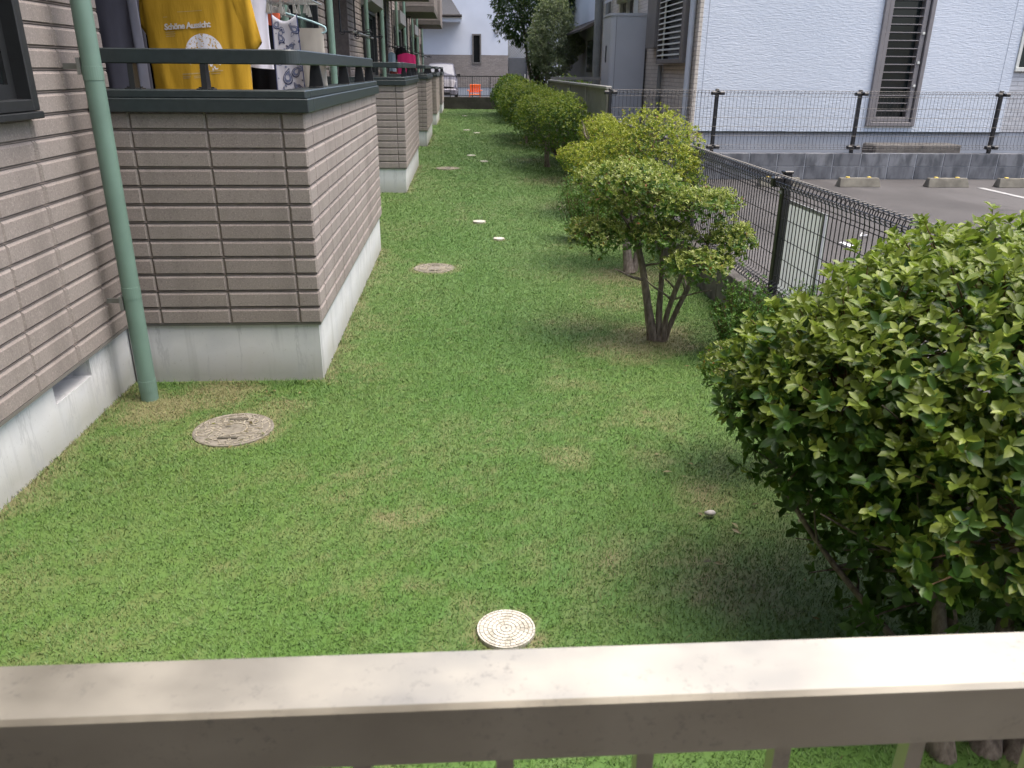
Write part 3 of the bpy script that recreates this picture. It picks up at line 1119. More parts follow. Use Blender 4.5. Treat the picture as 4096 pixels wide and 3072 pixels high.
def mustard_mat():
    m, nt, b = new_mat('mustard cotton with moon print')
    p = position(nt)
    f, n = noise_fac(nt, stretched(nt, p, (1, 1, .3)), 16, 4)
    base = mix_col(nt, f, (.45, .265, .022), (.58, .345, .036))
    sep = N(nt, 'ShaderNodeSeparateXYZ')
    nt.links.new(p, sep.inputs[0])
    dx = math_node(nt, 'SUBTRACT', sep.outputs[0], -1.372)
    dz = math_node(nt, 'SUBTRACT', sep.outputs[2], 1.668)
    rr = math_node(nt, 'SQRT', math_node(nt, 'ADD', math_node(nt, 'MULTIPLY', dx, dx), math_node(nt, 'MULTIPLY', dz, dz)))
    inside = math_node(nt, 'LESS_THAN', rr, .098)
    _, sp = noise_fac(nt, p, 70, 6, rough=.7)
    lim = N(nt, 'ShaderNodeMapRange')           # the print breaks up towards its lower left
    lim.inputs[1].default_value = -.10
    lim.inputs[2].default_value = .03
    lim.inputs[3].default_value = .62
    lim.inputs[4].default_value = .43
    nt.links.new(math_node(nt, 'ADD', math_node(nt, 'MULTIPLY', dz, 1.0), math_node(nt, 'MULTIPLY', dx, .35)), lim.inputs[0])
    ink = math_node(nt, 'MULTIPLY', inside, math_node(nt, 'GREATER_THAN', sp, lim.outputs[0]))
    c = mix_col(nt, ink, base, (.78, .78, .82))
    nt.links.new(c, b.inputs['Base Color'])
    b.inputs['Roughness'].default_value = .85
    b.inputs['Specular IOR Level'].default_value = .15
    _, wr_ = noise_fac(nt, stretched(nt, p, (1, 1, .22)), 26, 3)
    bump(nt, b, wr_, .35, .012)
    return m

def mustard_shirt():
    t = thing('t_shirt', (SH['xc'], SH['yc'], SH['bot']), 'mustard yellow printed t-shirt hanging over the first balcony rail', 'shirt')
    mb = MB()
    rows = 36
    P = []
    for i in range(rows + 1):
        tt = i / rows
        z = SH['top'] - tt * (SH['top'] - SH['bot'])
        w = .262 - .012 * tt
        row = []
        n = 110
        for k in range(n + 1):
            a = math.pi + 2 * math.pi * k / n       # start at left, go over the front
            x = SH['xc'] + w * math.cos(a)
            yf = shirt_front(x, z)
            row.append((x, yf if math.sin(a) <= 0 else 2 * SH['yc'] - yf + .02, z))
        P.append(row)
    mb.grid(P)
    top = P[0]
    neck = [(SH['xc'] + (x - SH['xc']) * .36, SH['yc'] + (y_ - SH['yc']) * .9 - .004, z + .075 - (.05 if y_ < SH['yc'] else 0)) for (x, y_, z) in top]
    mb.grid([neck, top])
    # sleeves
    for s in (-1, 1):
        q = []
        for i in range(9):
            tt = i / 8
            cx = SH['xc'] + s * (.235 + (.062 if s > 0 else .018) * tt)
            cz = 1.965 - (.285 if s > 0 else .22) * tt
            rw = .085 - .012 * tt
            row = []
            for k in range(19):
                a = 2 * math.pi * k / 18
                row.append((cx + rw * .55 * math.cos(a) + s * .0, SH['yc'] + (.0 if s > 0 else .03) + .024 * math.sin(a) + .007 * math.sin(4 * a + tt * 5), cz + rw * .35 * math.cos(a) * -s * 0 + .05 * math.cos(a) * s))
            q.append(row)
        mb.grid(q)
    o = mb.build('body', mustard_mat(), t, True)
    mdf = o.modifiers.new('thickness', 'SOLIDIFY')
    mdf.thickness = .003
    # lettering
    ink = mat('white shirt ink', (.62, .60, .56), .8, var=.08, vscale=60)
    faint = mat('faint shirt ink', (.50, .36, .14), .85, var=.1, vscale=60)
    cu = bpy.data.curves.new('lettering', 'FONT')
    cu.body = 'Schöne Aussicht'
    cu.size = .052
    cu.offset = .0018
    cu.space_character = .90
    cu.resolution_u = 3
    tmp = bpy.data.objects.new('tmp', cu)
    COL.objects.link(tmp)
    bpy.context.view_layer.update()
    me = bpy.data.meshes.new_from_object(tmp.evaluated_get(bpy.context.evaluated_depsgraph_get()))
    bpy.data.objects.remove(tmp)
    xs = [v.co.x for v in me.vertices]
    sc = .243 / (max(xs) - min(xs))
    x0 = -1.565
    for v in me.vertices:
        u = (v.co.x - min(xs)) * sc
        x, z = x0 + u, 1.782 + v.co.y * sc + u * .07
        v.co = (x, shirt_front(x, z) - .010, z)
    me.materials.clear()
    me.materials.append(ink)
    link('lettering', me, t)
    for nm, rects in (('small_print', [(-1.568, -1.545, 1.842, .003), (-1.49, -1.36, 1.862, .003), (-1.565, -1.515, 1.768, .004), (-1.565, -1.512, 1.758, .004), (-1.565, -1.516, 1.748, .004),
                                       (-1.50, -1.40, 1.556, .006), (-1.50, -1.455, 1.545, .004), (-1.50, -1.46, 1.537, .004), (-1.44, -1.395, 1.543, .004), (-1.44, -1.40, 1.535, .004),
                                       (-1.355, -1.285, 1.562, .006), (-1.35, -1.30, 1.55, .004)]),):
        mb = MB()
        for (a, b, z, h) in rects:
            n = 6
            mb.grid([[(a + (b - a) * k / n, shirt_front(a + (b - a) * k / n, z) - .004, z + (a + (b - a) * k / n + 1.565) * .07) for k in range(n + 1)],
                     [(a + (b - a) * k / n, shirt_front(a + (b - a) * k / n, z + h) - .004, z + h + (a + (b - a) * k / n + 1.565) * .07) for k in range(n + 1)]])
        mb.build(nm, faint, t)
mustard_shirt()

def hung_cloth(name, x0, x1, yc, ztop, zbot, m, label, cat, flare=0.0, thick=.05, folds=22, amp=.012, shoulder=0.0, seed=0, parent=None):
    """a garment or towel hanging as a closed soft tube"""
    rows, n = 24, 36
    xc, hw = (x0 + x1) / 2, (x1 - x0) / 2
    rg = random.Random(seed)
    ph = [rg.uniform(0, 6) for _ in range(4)]
    P = []
    for i in range(rows + 1):
        t = i / rows
        z0 = ztop - t * (ztop - zbot)
        w = hw * (1 + flare * t)
        row = []
        for k in range(n + 1):
            a = 2 * math.pi * k / n
            x = w * math.cos(a)
            y_ = thick * (.35 + .65 * t) * math.sin(a)
            y_ += amp * t * (math.sin(x * folds * 2 + ph[0]) + .6 * math.sin(x * folds * 4.3 + ph[1] + t * 2))
            z = z0 - shoulder * (abs(x) / hw) ** 1.5 * (1 - t) + .008 * t * math.sin(x * 14 + ph[2])
            row.append((xc + x + .006 * t * math.sin(7 * t + ph[3]), yc + y_, z))
        P.append(row)
    mb = MB().grid(P)
    if parent is not None:
        return mb.build(name, m, parent, True)
    o = mb.build(name, m, None, True)
    return tag(o, label, cat)

hung_cloth('hanging_garment', -1.98, -1.735, 4.86, 2.02, 1.10, cloth_mat('grey marl cotton', (.17, .17, .205)), 'dark grey garment hanging next to the balcony wall corner', 'garment', .05, .05, seed=1, shoulder=.06)
hung_cloth('hanging_garment', -1.785, -1.735, 4.80, 1.98, 1.15, cloth_mat('pale grey cotton', (.42, .43, .50)), 'narrow pale grey cloth edge beside the dark grey garment', 'garment', .1, .03, seed=14)
hung_cloth('hanging_garment', -1.80, -1.50, 5.02, 1.98, 1.05, cloth_mat('navy cotton', (.014, .016, .030)), 'navy blue garment hanging left of the mustard shirt', 'garment', -.02, .06, seed=2, shoulder=.05)
hung_cloth('hanging_garment', -1.77, -1.685, 4.95, 1.79, 1.62, cloth_mat('black knit', (.006, .006, .008)), 'small black sleeve end poking out left of the mustard shirt', 'garment', .1, .05, seed=3)
hung_cloth('white_shirt', -1.40, -1.095, 5.00, 2.02, 1.60, cloth_mat('white cotton', (.72, .73, .82)), 'white shirt showing just behind the mustard shirt', 'shirt', .02, .04, seed=4, shoulder=.04)
hung_cloth('hanging_garment', -1.26, -1.03, 5.20, 1.86, 1.20, cloth_mat('black cotton', (.008, .008, .010)), 'black garment hanging between the mustard shirt and the paisley towel', 'garment', .12, .06, seed=5, shoulder=.05)
hung_cloth('hanging_garment', -1.13, -.99, 5.45, 1.82, 1.15, cloth_mat('dusty pink cotton', (.40, .26, .24)), 'dusty pink cloth low behind the paisley towel', 'garment', .05, .04, seed=6)
hung_cloth('hanging_cloth', -1.14, -1.05, 5.12, 1.895, 1.835, cloth_mat('coral cloth', (.55, .12, .06)), 'small coral red cloth pegged above the black garment', 'cloth', .1, .03, seed=7)
knit = thing('knit_towel', (-.95, 5.3, 1.2), 'cream ribbed knit hanging on a pale blue hanger', 'towel')
hung_cloth('cloth', -1.02, -.835, 5.30, 1.825, 1.10, cloth_mat('cream rib knit', (.40, .38, .33)), '', '', .03, .035, folds=60, amp=.006, seed=8, parent=knit)
hb = cloth_mat('pale blue plastic', (.36, .52, .54), .05, .4)
MB().tube([(-1.05, 5.3, 1.905), (-.90, 5.3, 1.862), (-.845, 5.3, 1.842), (-.822, 5.3, 1.83), (-.818, 5.3, 1.812), (-.832, 5.3, 1.80), (-.86, 5.3, 1.80), (-1.02, 5.3, 1.81)], .0065, 8).build('hanger', hb, knit, True)

# paisley towel: cloth with printed teardrops
def paisley():
    t = thing('paisley_towel', (-.97, 4.86, 1.2), 'white towel with blue paisley print hanging behind the balcony rail corner', 'towel')
    x0, x1, yc, zt, zb = -1.045, -.895, 4.86, 1.875, 1.15
    def fy(x, z):
        tt = (zt - z) / (zt - zb)
        return yc + .008 * math.sin(x * 60 + 1) * tt + .012 * math.sin(x * 24 + z * 4)
    rows, n = 30, 18
    def px(u, tt):
        return x0 + (x1 - x0) * u + .03 * (tt - .3) * (u - .2)
    P = []
    for i in range(rows + 1):
        tt = i / rows
        row = []
        for k in range(n + 1):
            u = k / n
            x = px(u, tt)
            z = zt - tt * (zt - zb) - .035 * (1 - tt) ** 6 * math.sin(math.pi * u)
            row.append((x, fy(x, z), z))
        P.append(row)
    o = MB().grid(P).build('cloth', cloth_mat('white towelling', (.66, .68, .76)), t, True)
    s = o.modifiers.new('thickness', 'SOLIDIFY')
    s.thickness = .004
    navy = mat('navy print', (.030, .045, .14), .85, var=.2, vscale=60)
    soft = mat('blue grey print', (.19, .23, .38), .85, var=.2, vscale=60)
    rg = random.Random(5)
    def tear(mb, cx, cz, s_, ang, w):
        pts = []
        for k in range(25):
            a = 2 * math.pi * k / 24
            r = (1 - .0 * a)
            ex = math.sin(a) * (.55 + .25 * math.cos(a)) * -1
            ez = math.cos(a) * -1 + (.5 if abs(a) < .01 or abs(a - 2 * math.pi) < .01 else 0) * 0
            ex *= (1 - .45 * max(0, ez))
            ex += .35 * max(0, ez) ** 2
            pts.append((ex, ez))
        A, B = [], []
        for (ex, ez) in pts:
            for (L, q) in ((A, 1.0), (B, 1.0 - w)):
                X = ex * q * s_
                Z = ez * q * s_
                xx = cx + X * math.cos(ang) - Z * math.sin(ang)
                zz = cz + X * math.sin(ang) + Z * math.cos(ang)
                xx = min(max(xx, x0 + .003), x1 + .012)
                zz = min(max(zz, zb), zt - .035)
                L.append((xx, fy(xx, zz) - .006, zz))
        mb.grid([A, B])
    a, b = MB(), MB()
    for (cx, cz, s_, ang) in [(-.955, 1.70, .036, -.5), (-.925, 1.80, .034, 1.2), (-1.005, 1.755, .028, .6), (-1.0, 1.66, .030, .2), (-.985, 1.555, .044, .05), (-.93, 1.585, .038, -.6), (-.93, 1.49, .04, .9),
                              (-1.01, 1.47, .03, .3), (-.94, 1.40, .04, 0), (-1.0, 1.36, .035, .8), (-.95, 1.28, .04, .4), (-1.02, 1.825, .026, -.3), (-1.0, 1.25, .03, 0), (-.905, 1.66, .02, .2)]:
        tear(a, cx, cz, s_, ang, .16)
        tear(b, cx, cz, s_ * .72, ang, .42)
    for k in range(16):
        cx_, cz_, s_, an_ = rg.uniform(x0 + .02, x1 - .01), rg.uniform(1.2, 1.82), rg.uniform(.014, .024), rg.uniform(0, 6)
        tear(b, cx_, cz_, s_, an_, .3)
    for k in range(34):
        tear(a if k % 2 else b, rg.uniform(x0 + .01, x1 - .005), rg.uniform(1.2, 1.83), rg.uniform(.004, .009), rg.uniform(0, 6), .95)
    a.build('printed_pattern', navy, t)['kind'] = 'stuff'
    b.build('printed_pattern', soft, t)['kind'] = 'stuff'
    hem = MB()
    L = [(px(1, i / rows), fy(px(1, i / rows), zt - i / rows * (zt - zb)) - .004, zt - i / rows * (zt - zb)) for i in range(rows + 1)]
    hem.tube(L, .0025, 5)
    L = [(px(0, i / rows), fy(px(0, i / rows), zt - i / rows * (zt - zb)) - .004, zt - i / rows * (zt - zb)) for i in range(rows + 1)]
    hem.tube(L, .0025, 5)
    hem.build('hem', navy, t)
paisley()

# peg rack above the towel
rack = thing('peg_rack', (-1.0, 5.25, 1.95), 'chrome wire drying rack with dangling pegs above the paisley towel', 'rack')
chrome = mat('steel wire', (.62, .62, .60), .3, .8, var=.1)
wr = MB()
for k in range(6):
    yy = 5.0 + k * .09
    wr.tube([(-1.24, yy, 1.965), (-.86, yy, 1.965)], .004, 6)
for xx in (-1.24, -1.05, -.86):
    wr.tube([(xx, 5.0, 1.965), (xx, 5.45, 1.965)], .004, 6)
wr.tube([(-1.24, 5.0, 1.965), (-1.05, 5.22, 2.055), (-.86, 5.45, 1.965)], .0025, 5)
wr.build('frame', chrome, rack)
pegm = mat('translucent grey peg', (.33, .33, .30), .35, var=.3, vscale=30)
for k in range(34):
    x, yy = random.uniform(-1.23, -.87), 5.0 + random.randint(0, 5) * .09
    p = MB()
    p.tube([(x, yy, 1.963), (x + random.uniform(-.01, .01), yy, 1.935)], .0022, 5)
    a = random.uniform(-.4, .4)
    p.hexa([(x - .012 + a * .02, yy - .006, 1.89), (x + .012 + a * .02, yy - .006, 1.89), (x + .012 + a * .02, yy + .006, 1.89), (x - .012 + a * .02, yy + .006, 1.89),
            (x - .005, yy - .004, 1.937), (x + .005, yy - .004, 1.937), (x + .005, yy + .004, 1.937), (x - .005, yy + .004, 1.937)])
    p.build('peg', pegm, rack)

# drying poles resting in the rings
steel = mat('stainless drying pole', (.50, .49, .45), .3, .7, var=.1)
pole_labels = ['steel drying pole of the first balcony above the mustard shirt', 'steel drying pole crossing above the second balcony', 'steel drying pole above the pink towel on the third balcony', 'steel drying pole above the fourth balcony', 'steel drying pole above the farthest balcony']
for m in range(5):
    y0 = Y0 + MODULE * m
    o = MB().tube([(-1.42, y0 + .32, 2.055), (-1.42, y0 + 2.75, 2.055)], .014, 10).build('drying_pole', steel, None, True)
    tag(o, pole_labels[m], 'pole', 'drying poles over the balconies')

# washing farther along
yb = Y0 + MODULE * 2
hung_cloth('pink_towel', -1.42, -1.02, yb + .75, 1.93, 1.2, cloth_mat('hot pink towelling', (.62, .035, .16)), 'hot pink towel hanging on a farther balcony', 'towel', .06, .04, seed=9, shoulder=.05)
hung_cloth('hanging_garment', -1.62, -1.46, yb + .70, 1.95, 1.55, cloth_mat('light blue cotton', (.27, .36, .42)), 'light blue garment left of the hot pink towel', 'garment', .08, .04, seed=10, shoulder=.05)
hung_cloth('hanging_garment', -1.46, -1.22, yb + .95, 2.06, 1.80, cloth_mat('black cloth', (.008, .008, .01)), 'black garment hanging above the hot pink towel', 'garment', .1, .05, seed=11, shoulder=.06)
hung_cloth('hanging_garment', -1.60, -1.42, yb + .80, 1.68, 1.25, cloth_mat('faded red cotton', (.36, .10, .09)), 'faded red garment low beside the hot pink towel', 'garment', .05, .04, seed=12)

# ================================================================ CURB AND MESH FENCE BY THE PARKING LOT
CZ = .27
cw = thing('curb_wall', (1.94, 5, 0), 'low weathered concrete block curb under the black mesh fence', 'wall')
yy = -2.0
while yy < 11.1:
    MB().box(1.865, 2.012, yy + .003, min(yy + .397, 11.12), -.12, CZ, .005).build('block', M['curb'], cw)
    yy += .4

FXX = 1.965
fence = thing('mesh_fence', (FXX, 5, CZ), 'black wire mesh fence with rolled top along the parking lot', 'fence')
post_ys = [-1.15, .85, 2.85, 4.85, 6.85, 8.85, 10.98]
FT = 1.02
def loop_profile(sign=-1):
    """a vertical wire seen along the fence: (offset, height)"""
    r = .036
    pts = []
    # bottom roll
    for k in range(9):
        a = math.pi * .5 - k * math.pi * 1.6 / 8
        pts.append((-.036 + .026 * math.cos(a) * -1 * -1, CZ + .045 + .026 * math.sin(a)))
    pts.append((0, CZ + .095))
    pts.append((0, FT - .115))
    for k in range(11):
        a = -math.pi * .30 + k * math.pi * 1.62 / 10
        pts.append((-.030 + r * math.cos(a), FT - r + r * math.sin(a)))
    return pts
prof = loop_profile()
for i in range(len(post_ys) - 1):
    a, b = post_ys[i], post_ys[i + 1]
    mb = MB()
    n = int(round((b - a - .06) / .05))
    thin = b < 1
    for k in range(n + 1):
        y_ = a + .03 + (b - a - .06) * k / n
        mb.tube([(FXX + u, y_, z) for u, z in prof], .0034, 4, False)
    hz = [CZ + .022, CZ + .07, .40, .52, .64, .76, .88, FT - .115, FT - .07]
    for z in hz:
        mb.tube([(FXX + .004, a + .02, z), (FXX + .004, b - .02, z)], .0028, 4)
    for k in (2, 4, 6, 8, 10):
        u, z = prof[11 + k]
        mb.tube([(FXX + u, a + .02, z), (FXX + u, b - .02, z)], .0026, 4)
    mb.build('mesh_panel', M['wire'], fence)
for y_ in post_ys:
    p = MB().box(FXX - .006, FXX + .042, y_ - .024, y_ + .024, CZ - .02, FT + .005, .004).build('post', M['wire'], fence)
    MB().box(FXX - .012, FXX + .048, y_ - .03, y_ + .03, FT + .005, FT + .022, .005).build('post_cap', M['wire'], p)
    MB().box(FXX - .075, FXX - .006, y_ - .03, y_ + .03, FT - .075, FT - .012, .01).build('clamp', M['wire'], p)
    MB().box(FXX - .02, FXX - .006, y_ - .009, y_ + .009, FT - .115, FT - .098).build('bolt_cover', M['slat_pale'], p)

sb = thing('sign_board', (2.04, 4.7, .3), 'pale blank board fixed behind the mesh fence', 'board')
MB().grid([[(2.04, 4.34, .27), (2.04, 5.03, .27)], [(2.04, 4.34, .86), (2.04, 5.03, .86)]]).build('panel', M['board'], sb)
fr = MB()
fr.box(2.022, 2.035, 4.34, 4.375, .27, .86)
fr.box(2.022, 2.035, 4.375, 5.03, .84, .86)
fr.build('frame', M['cabinet'], sb)

for i, (x, y_, r_) in enumerate([(3.30, 6.62, .3)]):
    o = MB().hexa([(x, y_ + .12, PK), (x + .035, y_ + .1, PK), (x + .06, y_ - .12, PK), (x + .02, y_ - .13, PK), (x, y_ + .12, PK + .012), (x + .035, y_ + .1, PK + .02), (x + .06, y_ - .12, PK + .016), (x + .02, y_ - .13, PK + .01)]).build('plastic_scrap', M['litter'])
    tag(o, 'white plastic scrap lying on the asphalt behind the mesh fence', 'litter')
o = MB().tube([(3.62, 7.0, PK + .01), (3.66, 7.06, PK + .03), (3.70, 7.02, PK + .015), (3.66, 6.95, PK + .03), (3.62, 6.98, PK + .02)], .006, 5).build('plastic_scrap', M['litter'])
tag(o, 'crumpled clear plastic bit on the asphalt farther from the fence', 'litter')

# ================================================================ WHEEL STOPS
stop_labels = ['concrete wheel stop partly hidden behind the fence post', 'concrete wheel stop, second from the left', 'concrete wheel stop, third from the left beside the white line', 'concrete wheel stop at the right edge of the photo']
for i, x0 in enumerate((3.88, 4.94, 6.13, 7.08)):
    y_ = 10.42 - .03 * i
    x1 = x0 + .56
    t = thing('wheel_stop', (x0 + .28, y_, PK), stop_labels[i], 'wheel stop', 'wheel stops along the block wall')
    p = MB().hexa([(x0, y_ - .075, PK), (x1, y_ - .075, PK), (x1, y_ + .075, PK), (x0, y_ + .075, PK),
                   (x0 + .02, y_ - .035, PK + .115), (x1 - .02, y_ - .035, PK + .115), (x1 - .02, y_ + .035, PK + .115), (x0 + .02, y_ + .035, PK + .115)])
    o = p.build('body', M['stop'], t)
    bv = o.modifiers.new('soft', 'BEVEL')
    bv.width = .008
    bv.segments = 2
    for s in (.22, .74):
        xx = x0 + .56 * s
        MB().box(xx - .022, xx + .022, y_ - .02, y_ + .02, PK + .113, PK + .128, .004).build('reflector', M['yellow_reflector'], t)

# ================================================================ BLOCK WALL AND FAR FENCE
WY, WZ = 11.14, .555
bw = thing('block_wall', (6, WY, PK), 'stained grey concrete block wall at the end of the parking lot', 'wall')
MB().box(2.02, 14, WY + .008, WY + .15, -.1, WZ - .01).build('mortar_bed', M['mortar'], bw)
blk = {}
for r_ in range(2):
    for k in range(30):
        x0 = 2.02 + .4 * k - .03
        if x0 > 13.6:
            break
        xa = max(x0, 2.02)
        w_ = round(x0 + .4 - xa - .014, 3)
        if w_ not in blk:
            blk[w_] = MB().box(0, w_, 0, .135, 0, .170, .003).mesh('block', M['block'])
        link('block', blk[w_], bw, (xa, WY, PK + .003 + r_ * .177 - .0))
ff = thing('mesh_fence', (6, WY + .08, WZ), 'black wire mesh fence on the grey block wall before the white house', 'fence')
fy_ = WY + .06
xs_ = [1.995, 3.46, 5.46, 7.47, 9.47, 11.47, 13.47]
FB, FTT = .60, 1.365
for i in range(len(xs_) - 1):
    a, b = xs_[i], xs_[i + 1]
    mb = MB()
    n = int((b - a) / .052)
    for k in range(n + 1):
        x = a + .02 + (b - a - .04) * k / n
        mb.tube([(x, fy_ - .02, FTT - .05), (x, fy_ - .045, FTT - .02), (x, fy_ - .02, FTT), (x, fy_ + .008, FTT - .02), (x, fy_, FTT - .06), (x, fy_, FB + .05), (x, fy_ - .03, FB + .02), (x, fy_ - .02, FB)], .0024, 4, False)
    for z in (FB, FB + .03, FB + .06, .78, .90, 1.02, 1.14, FTT - .075, FTT - .03, FTT):
        mb.tube([(a, fy_ - .012, z), (b, fy_ - .012, z)], .0025, 4)
    mb.build('mesh_panel', M['wire'], ff)
for x in xs_:
    p = MB().box(x - .022, x + .022, fy_ + .004, fy_ + .05, WZ - .3, FTT + .02, .004).build('post', M['wire'], ff)
    for z in (FTT - .035, FB + .03):
        c = MB()
        for s in (-1, 1):
            c.box(x + s * .055 - .035, x + s * .055 + .035, fy_ - .05, fy_ + .02, z - .022, z + .022, .008)
        c.build('clamp', M['wire'], p)

# ================================================================ WHITE HOUSE
HY = 12.6
HX0, HX1 = 3.55, 8.5
wh = thing('white_house', (6, HY, .35), 'white stucco house with a tall louvred window beyond the parking lot', 'house')
wall = MB()
wall.box(HX0, 6.30, HY, HY + .2, .745, 6.5)
wall.box(7.035, HX1, HY, HY + .2, .745, 6.5)
wall.box(6.30, 7.035, HY, HY + .2, .745, .84)
wall.box(6.30, 7.035, HY, HY + .2, 3.3, 6.5)
wo1 = wall.build('front_wall', M['stucco'], wh)
MB().box(3.642, 3.65, HY - .003, HY + .0, .745, 6.5).build('panel_joint', M['base_grey'], wo1)
MB().box(8.32, 8.327, HY - .003, HY + .0, .745, 6.5).build('panel_joint', M['base_grey'], wo1)
MB().box(HX0 - .02, HX1, HY + .015, HY + .2, .25, .735).build('base_wall', M['base_grey'], wh)
MB().box(HX0 - .02, HX1, HY - .02, HY + .01, .728, .746).build('base_flashing', M['trim_dark'], wh)
sw = MB().box(HX0 - .02, HX0 + .18, HY + .003, 21.5, .60, 6.5).build('side_wall', M['beige_brick'], wh)
MB().box(HX0 - .0, HX0 + .18, HY + .2, 21.5, .25, .60).build('side_base', M['base_grey'], wh)
MB().box(HX0 - .045, HX0 + .01, HY - .012, HY + .05, .745, 6.5, .004).build('corner_trim', M['beige_brick'], wh)
MB().box(HX0 + .2, 14, HY + .22, 21.5, .25, 6.4).build('body', M['house_white'], wh)
MB().box(HX0 - .4, 14.4, HY - .4, 21.9, 6.5, 6.7).build('roof', M['roof_slate'], wh)
rwg = MB()
rwg.box(HX1 + .002, 13.5, HY + .02, HY + .2, .745, 1.70)
rwg.box(HX1 + .002, 13.5, HY + .02, HY + .2, 2.9, 6.5)
rwg.box(11, 13.5, HY + .02, HY + .2, 1.70, 2.9)
rwg.build('wing_wall', M['pale_brick'], wh)
MB().box(HX1 + .002, 13.5, HY + .03, HY + .2, .25, .735).build('wing_base', M['base_grey'], wh)
rw_ = MB()
rw_.box(HX1 + .004, 11, HY - .03, HY + .18, 1.64, 1.70, .004)
rw_.box(HX1 + .004, HX1 + .05, HY - .02, HY + .15, 1.70, 2.9)
rwo = rw_.build('window', M['slat_pale'], wh)
MB().box(HX1 + .05, 11, HY + .06, HY + .07, 1.70, 2.9).build('pane', M['glass_grey'], rwo)

# tall window with its bars
tw = MB()
tw.box(6.28, 6.345, HY - .05, HY + .12, .83, 3.3, .006)
tw.box(6.99, 7.055, HY - .05, HY + .12, .83, 3.3, .006)
tw.box(6.345, 6.99, HY - .05, HY + .12, .83, .89, .006)
two = tw.build('tall_window', M['bronze_frame'], wh)
inn = MB()
inn.box(6.36, 6.425, HY - .015, HY + .1, .895, 3.3, .004)
inn.box(6.905, 6.975, HY - .015, HY + .1, .895, 3.3, .004)
inn.box(6.425, 6.905, HY - .015, HY + .1, .895, .965, .004)
inn.build('inner_frame', M['bronze_frame'], two)
MB().box(6.35, 6.98, HY + .10, HY + .11, .895, 3.3).build('pane', M['glass_grey'], two)
for k in range(20):
    z = 1.055 + .1115 * k
    MB().box(6.42, 6.915, HY - .005, HY + .05, z - .006, z + .008, .002).build('louvre', M['bronze_frame'], two)
for z in (1.42, 1.75, 2.16):
    MB().box(6.925, 6.965, HY - .035, HY - .015, z - .018, z + .018, .004).build('handle', M['slat_pale'], two)

# side wall fittings
lv = MB()
lx0, lx1 = 3.40, 3.53
lv.box(lx0, lx1, 13.02, 13.20, 1.72, 3.9, .006)
lv.box(lx0, lx1, 14.70, 14.76, 1.72, 3.9, .006)
lv.box(lx0, lx1, 13.20, 14.70, 1.72, 1.79, .006)
lvo = lv.build('louvred_window', M['taupe'], wh)
MB().box(3.50, 3.527, 13.20, 14.70, 1.79, 3.9).build('pane', M['glass_dark'], lvo)
for k in range(24):
    z = 1.85 + .083 * k
    MB().hexa([(lx0 - .005, 13.20, z - .012), (lx0 + .05, 13.20, z + .012), (lx0 + .05, 14.70, z + .012), (lx0 - .005, 14.70, z - .012),
               (lx0 - .005, 13.20, z + .004), (lx0 + .05, 13.20, z + .022), (lx0 + .05, 14.70, z + .022), (lx0 - .005, 14.70, z + .004)]).build('slat', M['slat_pale'], lvo)
MB().box(lx0 + .01, lx0 + .03, 14.35, 14.39, 1.79, 3.9).build('upright', M['slat_pale'], lvo)
MB().box(3.36, 3.53, 14.80, 15.52, 1.98, 3.9, .006).build('shutter_case', M['taupe'], wh)
MB().tube([(3.47, 12.86, .3), (3.47, 12.86, 6.4)], .045, 14).build('corner_pipe', M['pipe_white'], wh, True)
MB().tube([(3.47, 14.70, .3), (3.47, 14.70, 1.70)], .04, 12).build('drain_pipe', M['pipe_grey'], wh, True)
MB().tube([(3.44, 20.2, .3), (3.44, 20.2, 6.4)], .06, 10).build('drain_pipe', M['pipe_grey'], wh, True)
MB().tube([(3.42, 21.45, .3), (3.42, 21.45, 6.4)], .10, 10).build('drain_pipe', M['pipe_grey'], wh, True)
sw2 = MB()
sw2.box(3.45, 3.53, 17.2, 17.28, 2.3, 3.0)
sw2.box(3.45, 3.53, 18.75, 18.85, 2.3, 3.0)
sw2.box(3.40, 3.53, 17.2, 18.9, 2.95, 3.03)
sw2.box(3.45, 3.53, 17.95, 18.0, 2.3, 2.95)
swo = sw2.build('window', M['slat_pale'], wh)
MB().box(3.515, 3.528, 17.28, 18.75, 2.3, 2.95).build('pane', M['glass_dark'], swo)
hood = MB()
hood.hexa([(3.2, 17.1, 2.98), (3.53, 17.1, 3.10), (3.53, 19.3, 3.10), (3.2, 19.3, 2.98), (3.2, 17.1, 3.03), (3.53, 17.1, 3.20), (3.53, 19.3, 3.20), (3.2, 19.3, 3.03)])
hood.build('window_hood', M['pipe_white'], wh)

cab = thing('storage_cabinet', (3.15, 16.4, .35), 'tall grey steel cabinet standing against the beige side wall', 'cabinet')
cx0, cx1, cy0, cy1, cz1 = 2.81, 3.49, 16.10, 16.95, 2.56
r_ = .10
pts = [(cx1, cy0)]
for k in range(7):
    a = -math.pi / 2 - k * math.pi / 12
    pts.append((cx0 + r_ + r_ * math.cos(a), cy0 + r_ + r_ * math.sin(a)))
pts += [(cx0, cy1), (cx1, cy1)]
n = len(pts)
mb = MB().add([(x, y_, .35) for x, y_ in pts] + [(x, y_, cz1) for x, y_ in pts], [(i, i + n, (i + 1) % n + n, (i + 1) % n) for i in range(n)] + [tuple(range(n, 2 * n))[::-1]])
mb.build('body', M['cabinet'], cab)
mb = MB().add([(x + (-.012 if x < 3.3 else .006), y_ - .012, cz1) for x, y_ in pts] + [(x + (-.012 if x < 3.3 else .006), y_ - .012, cz1 + .045) for x, y_ in pts], [(i, i + n, (i + 1) % n + n, (i + 1) % n) for i in range(n)] + [tuple(range(n, 2 * n))[::-1]])
mb.build('lid', M['cabinet'], cab)
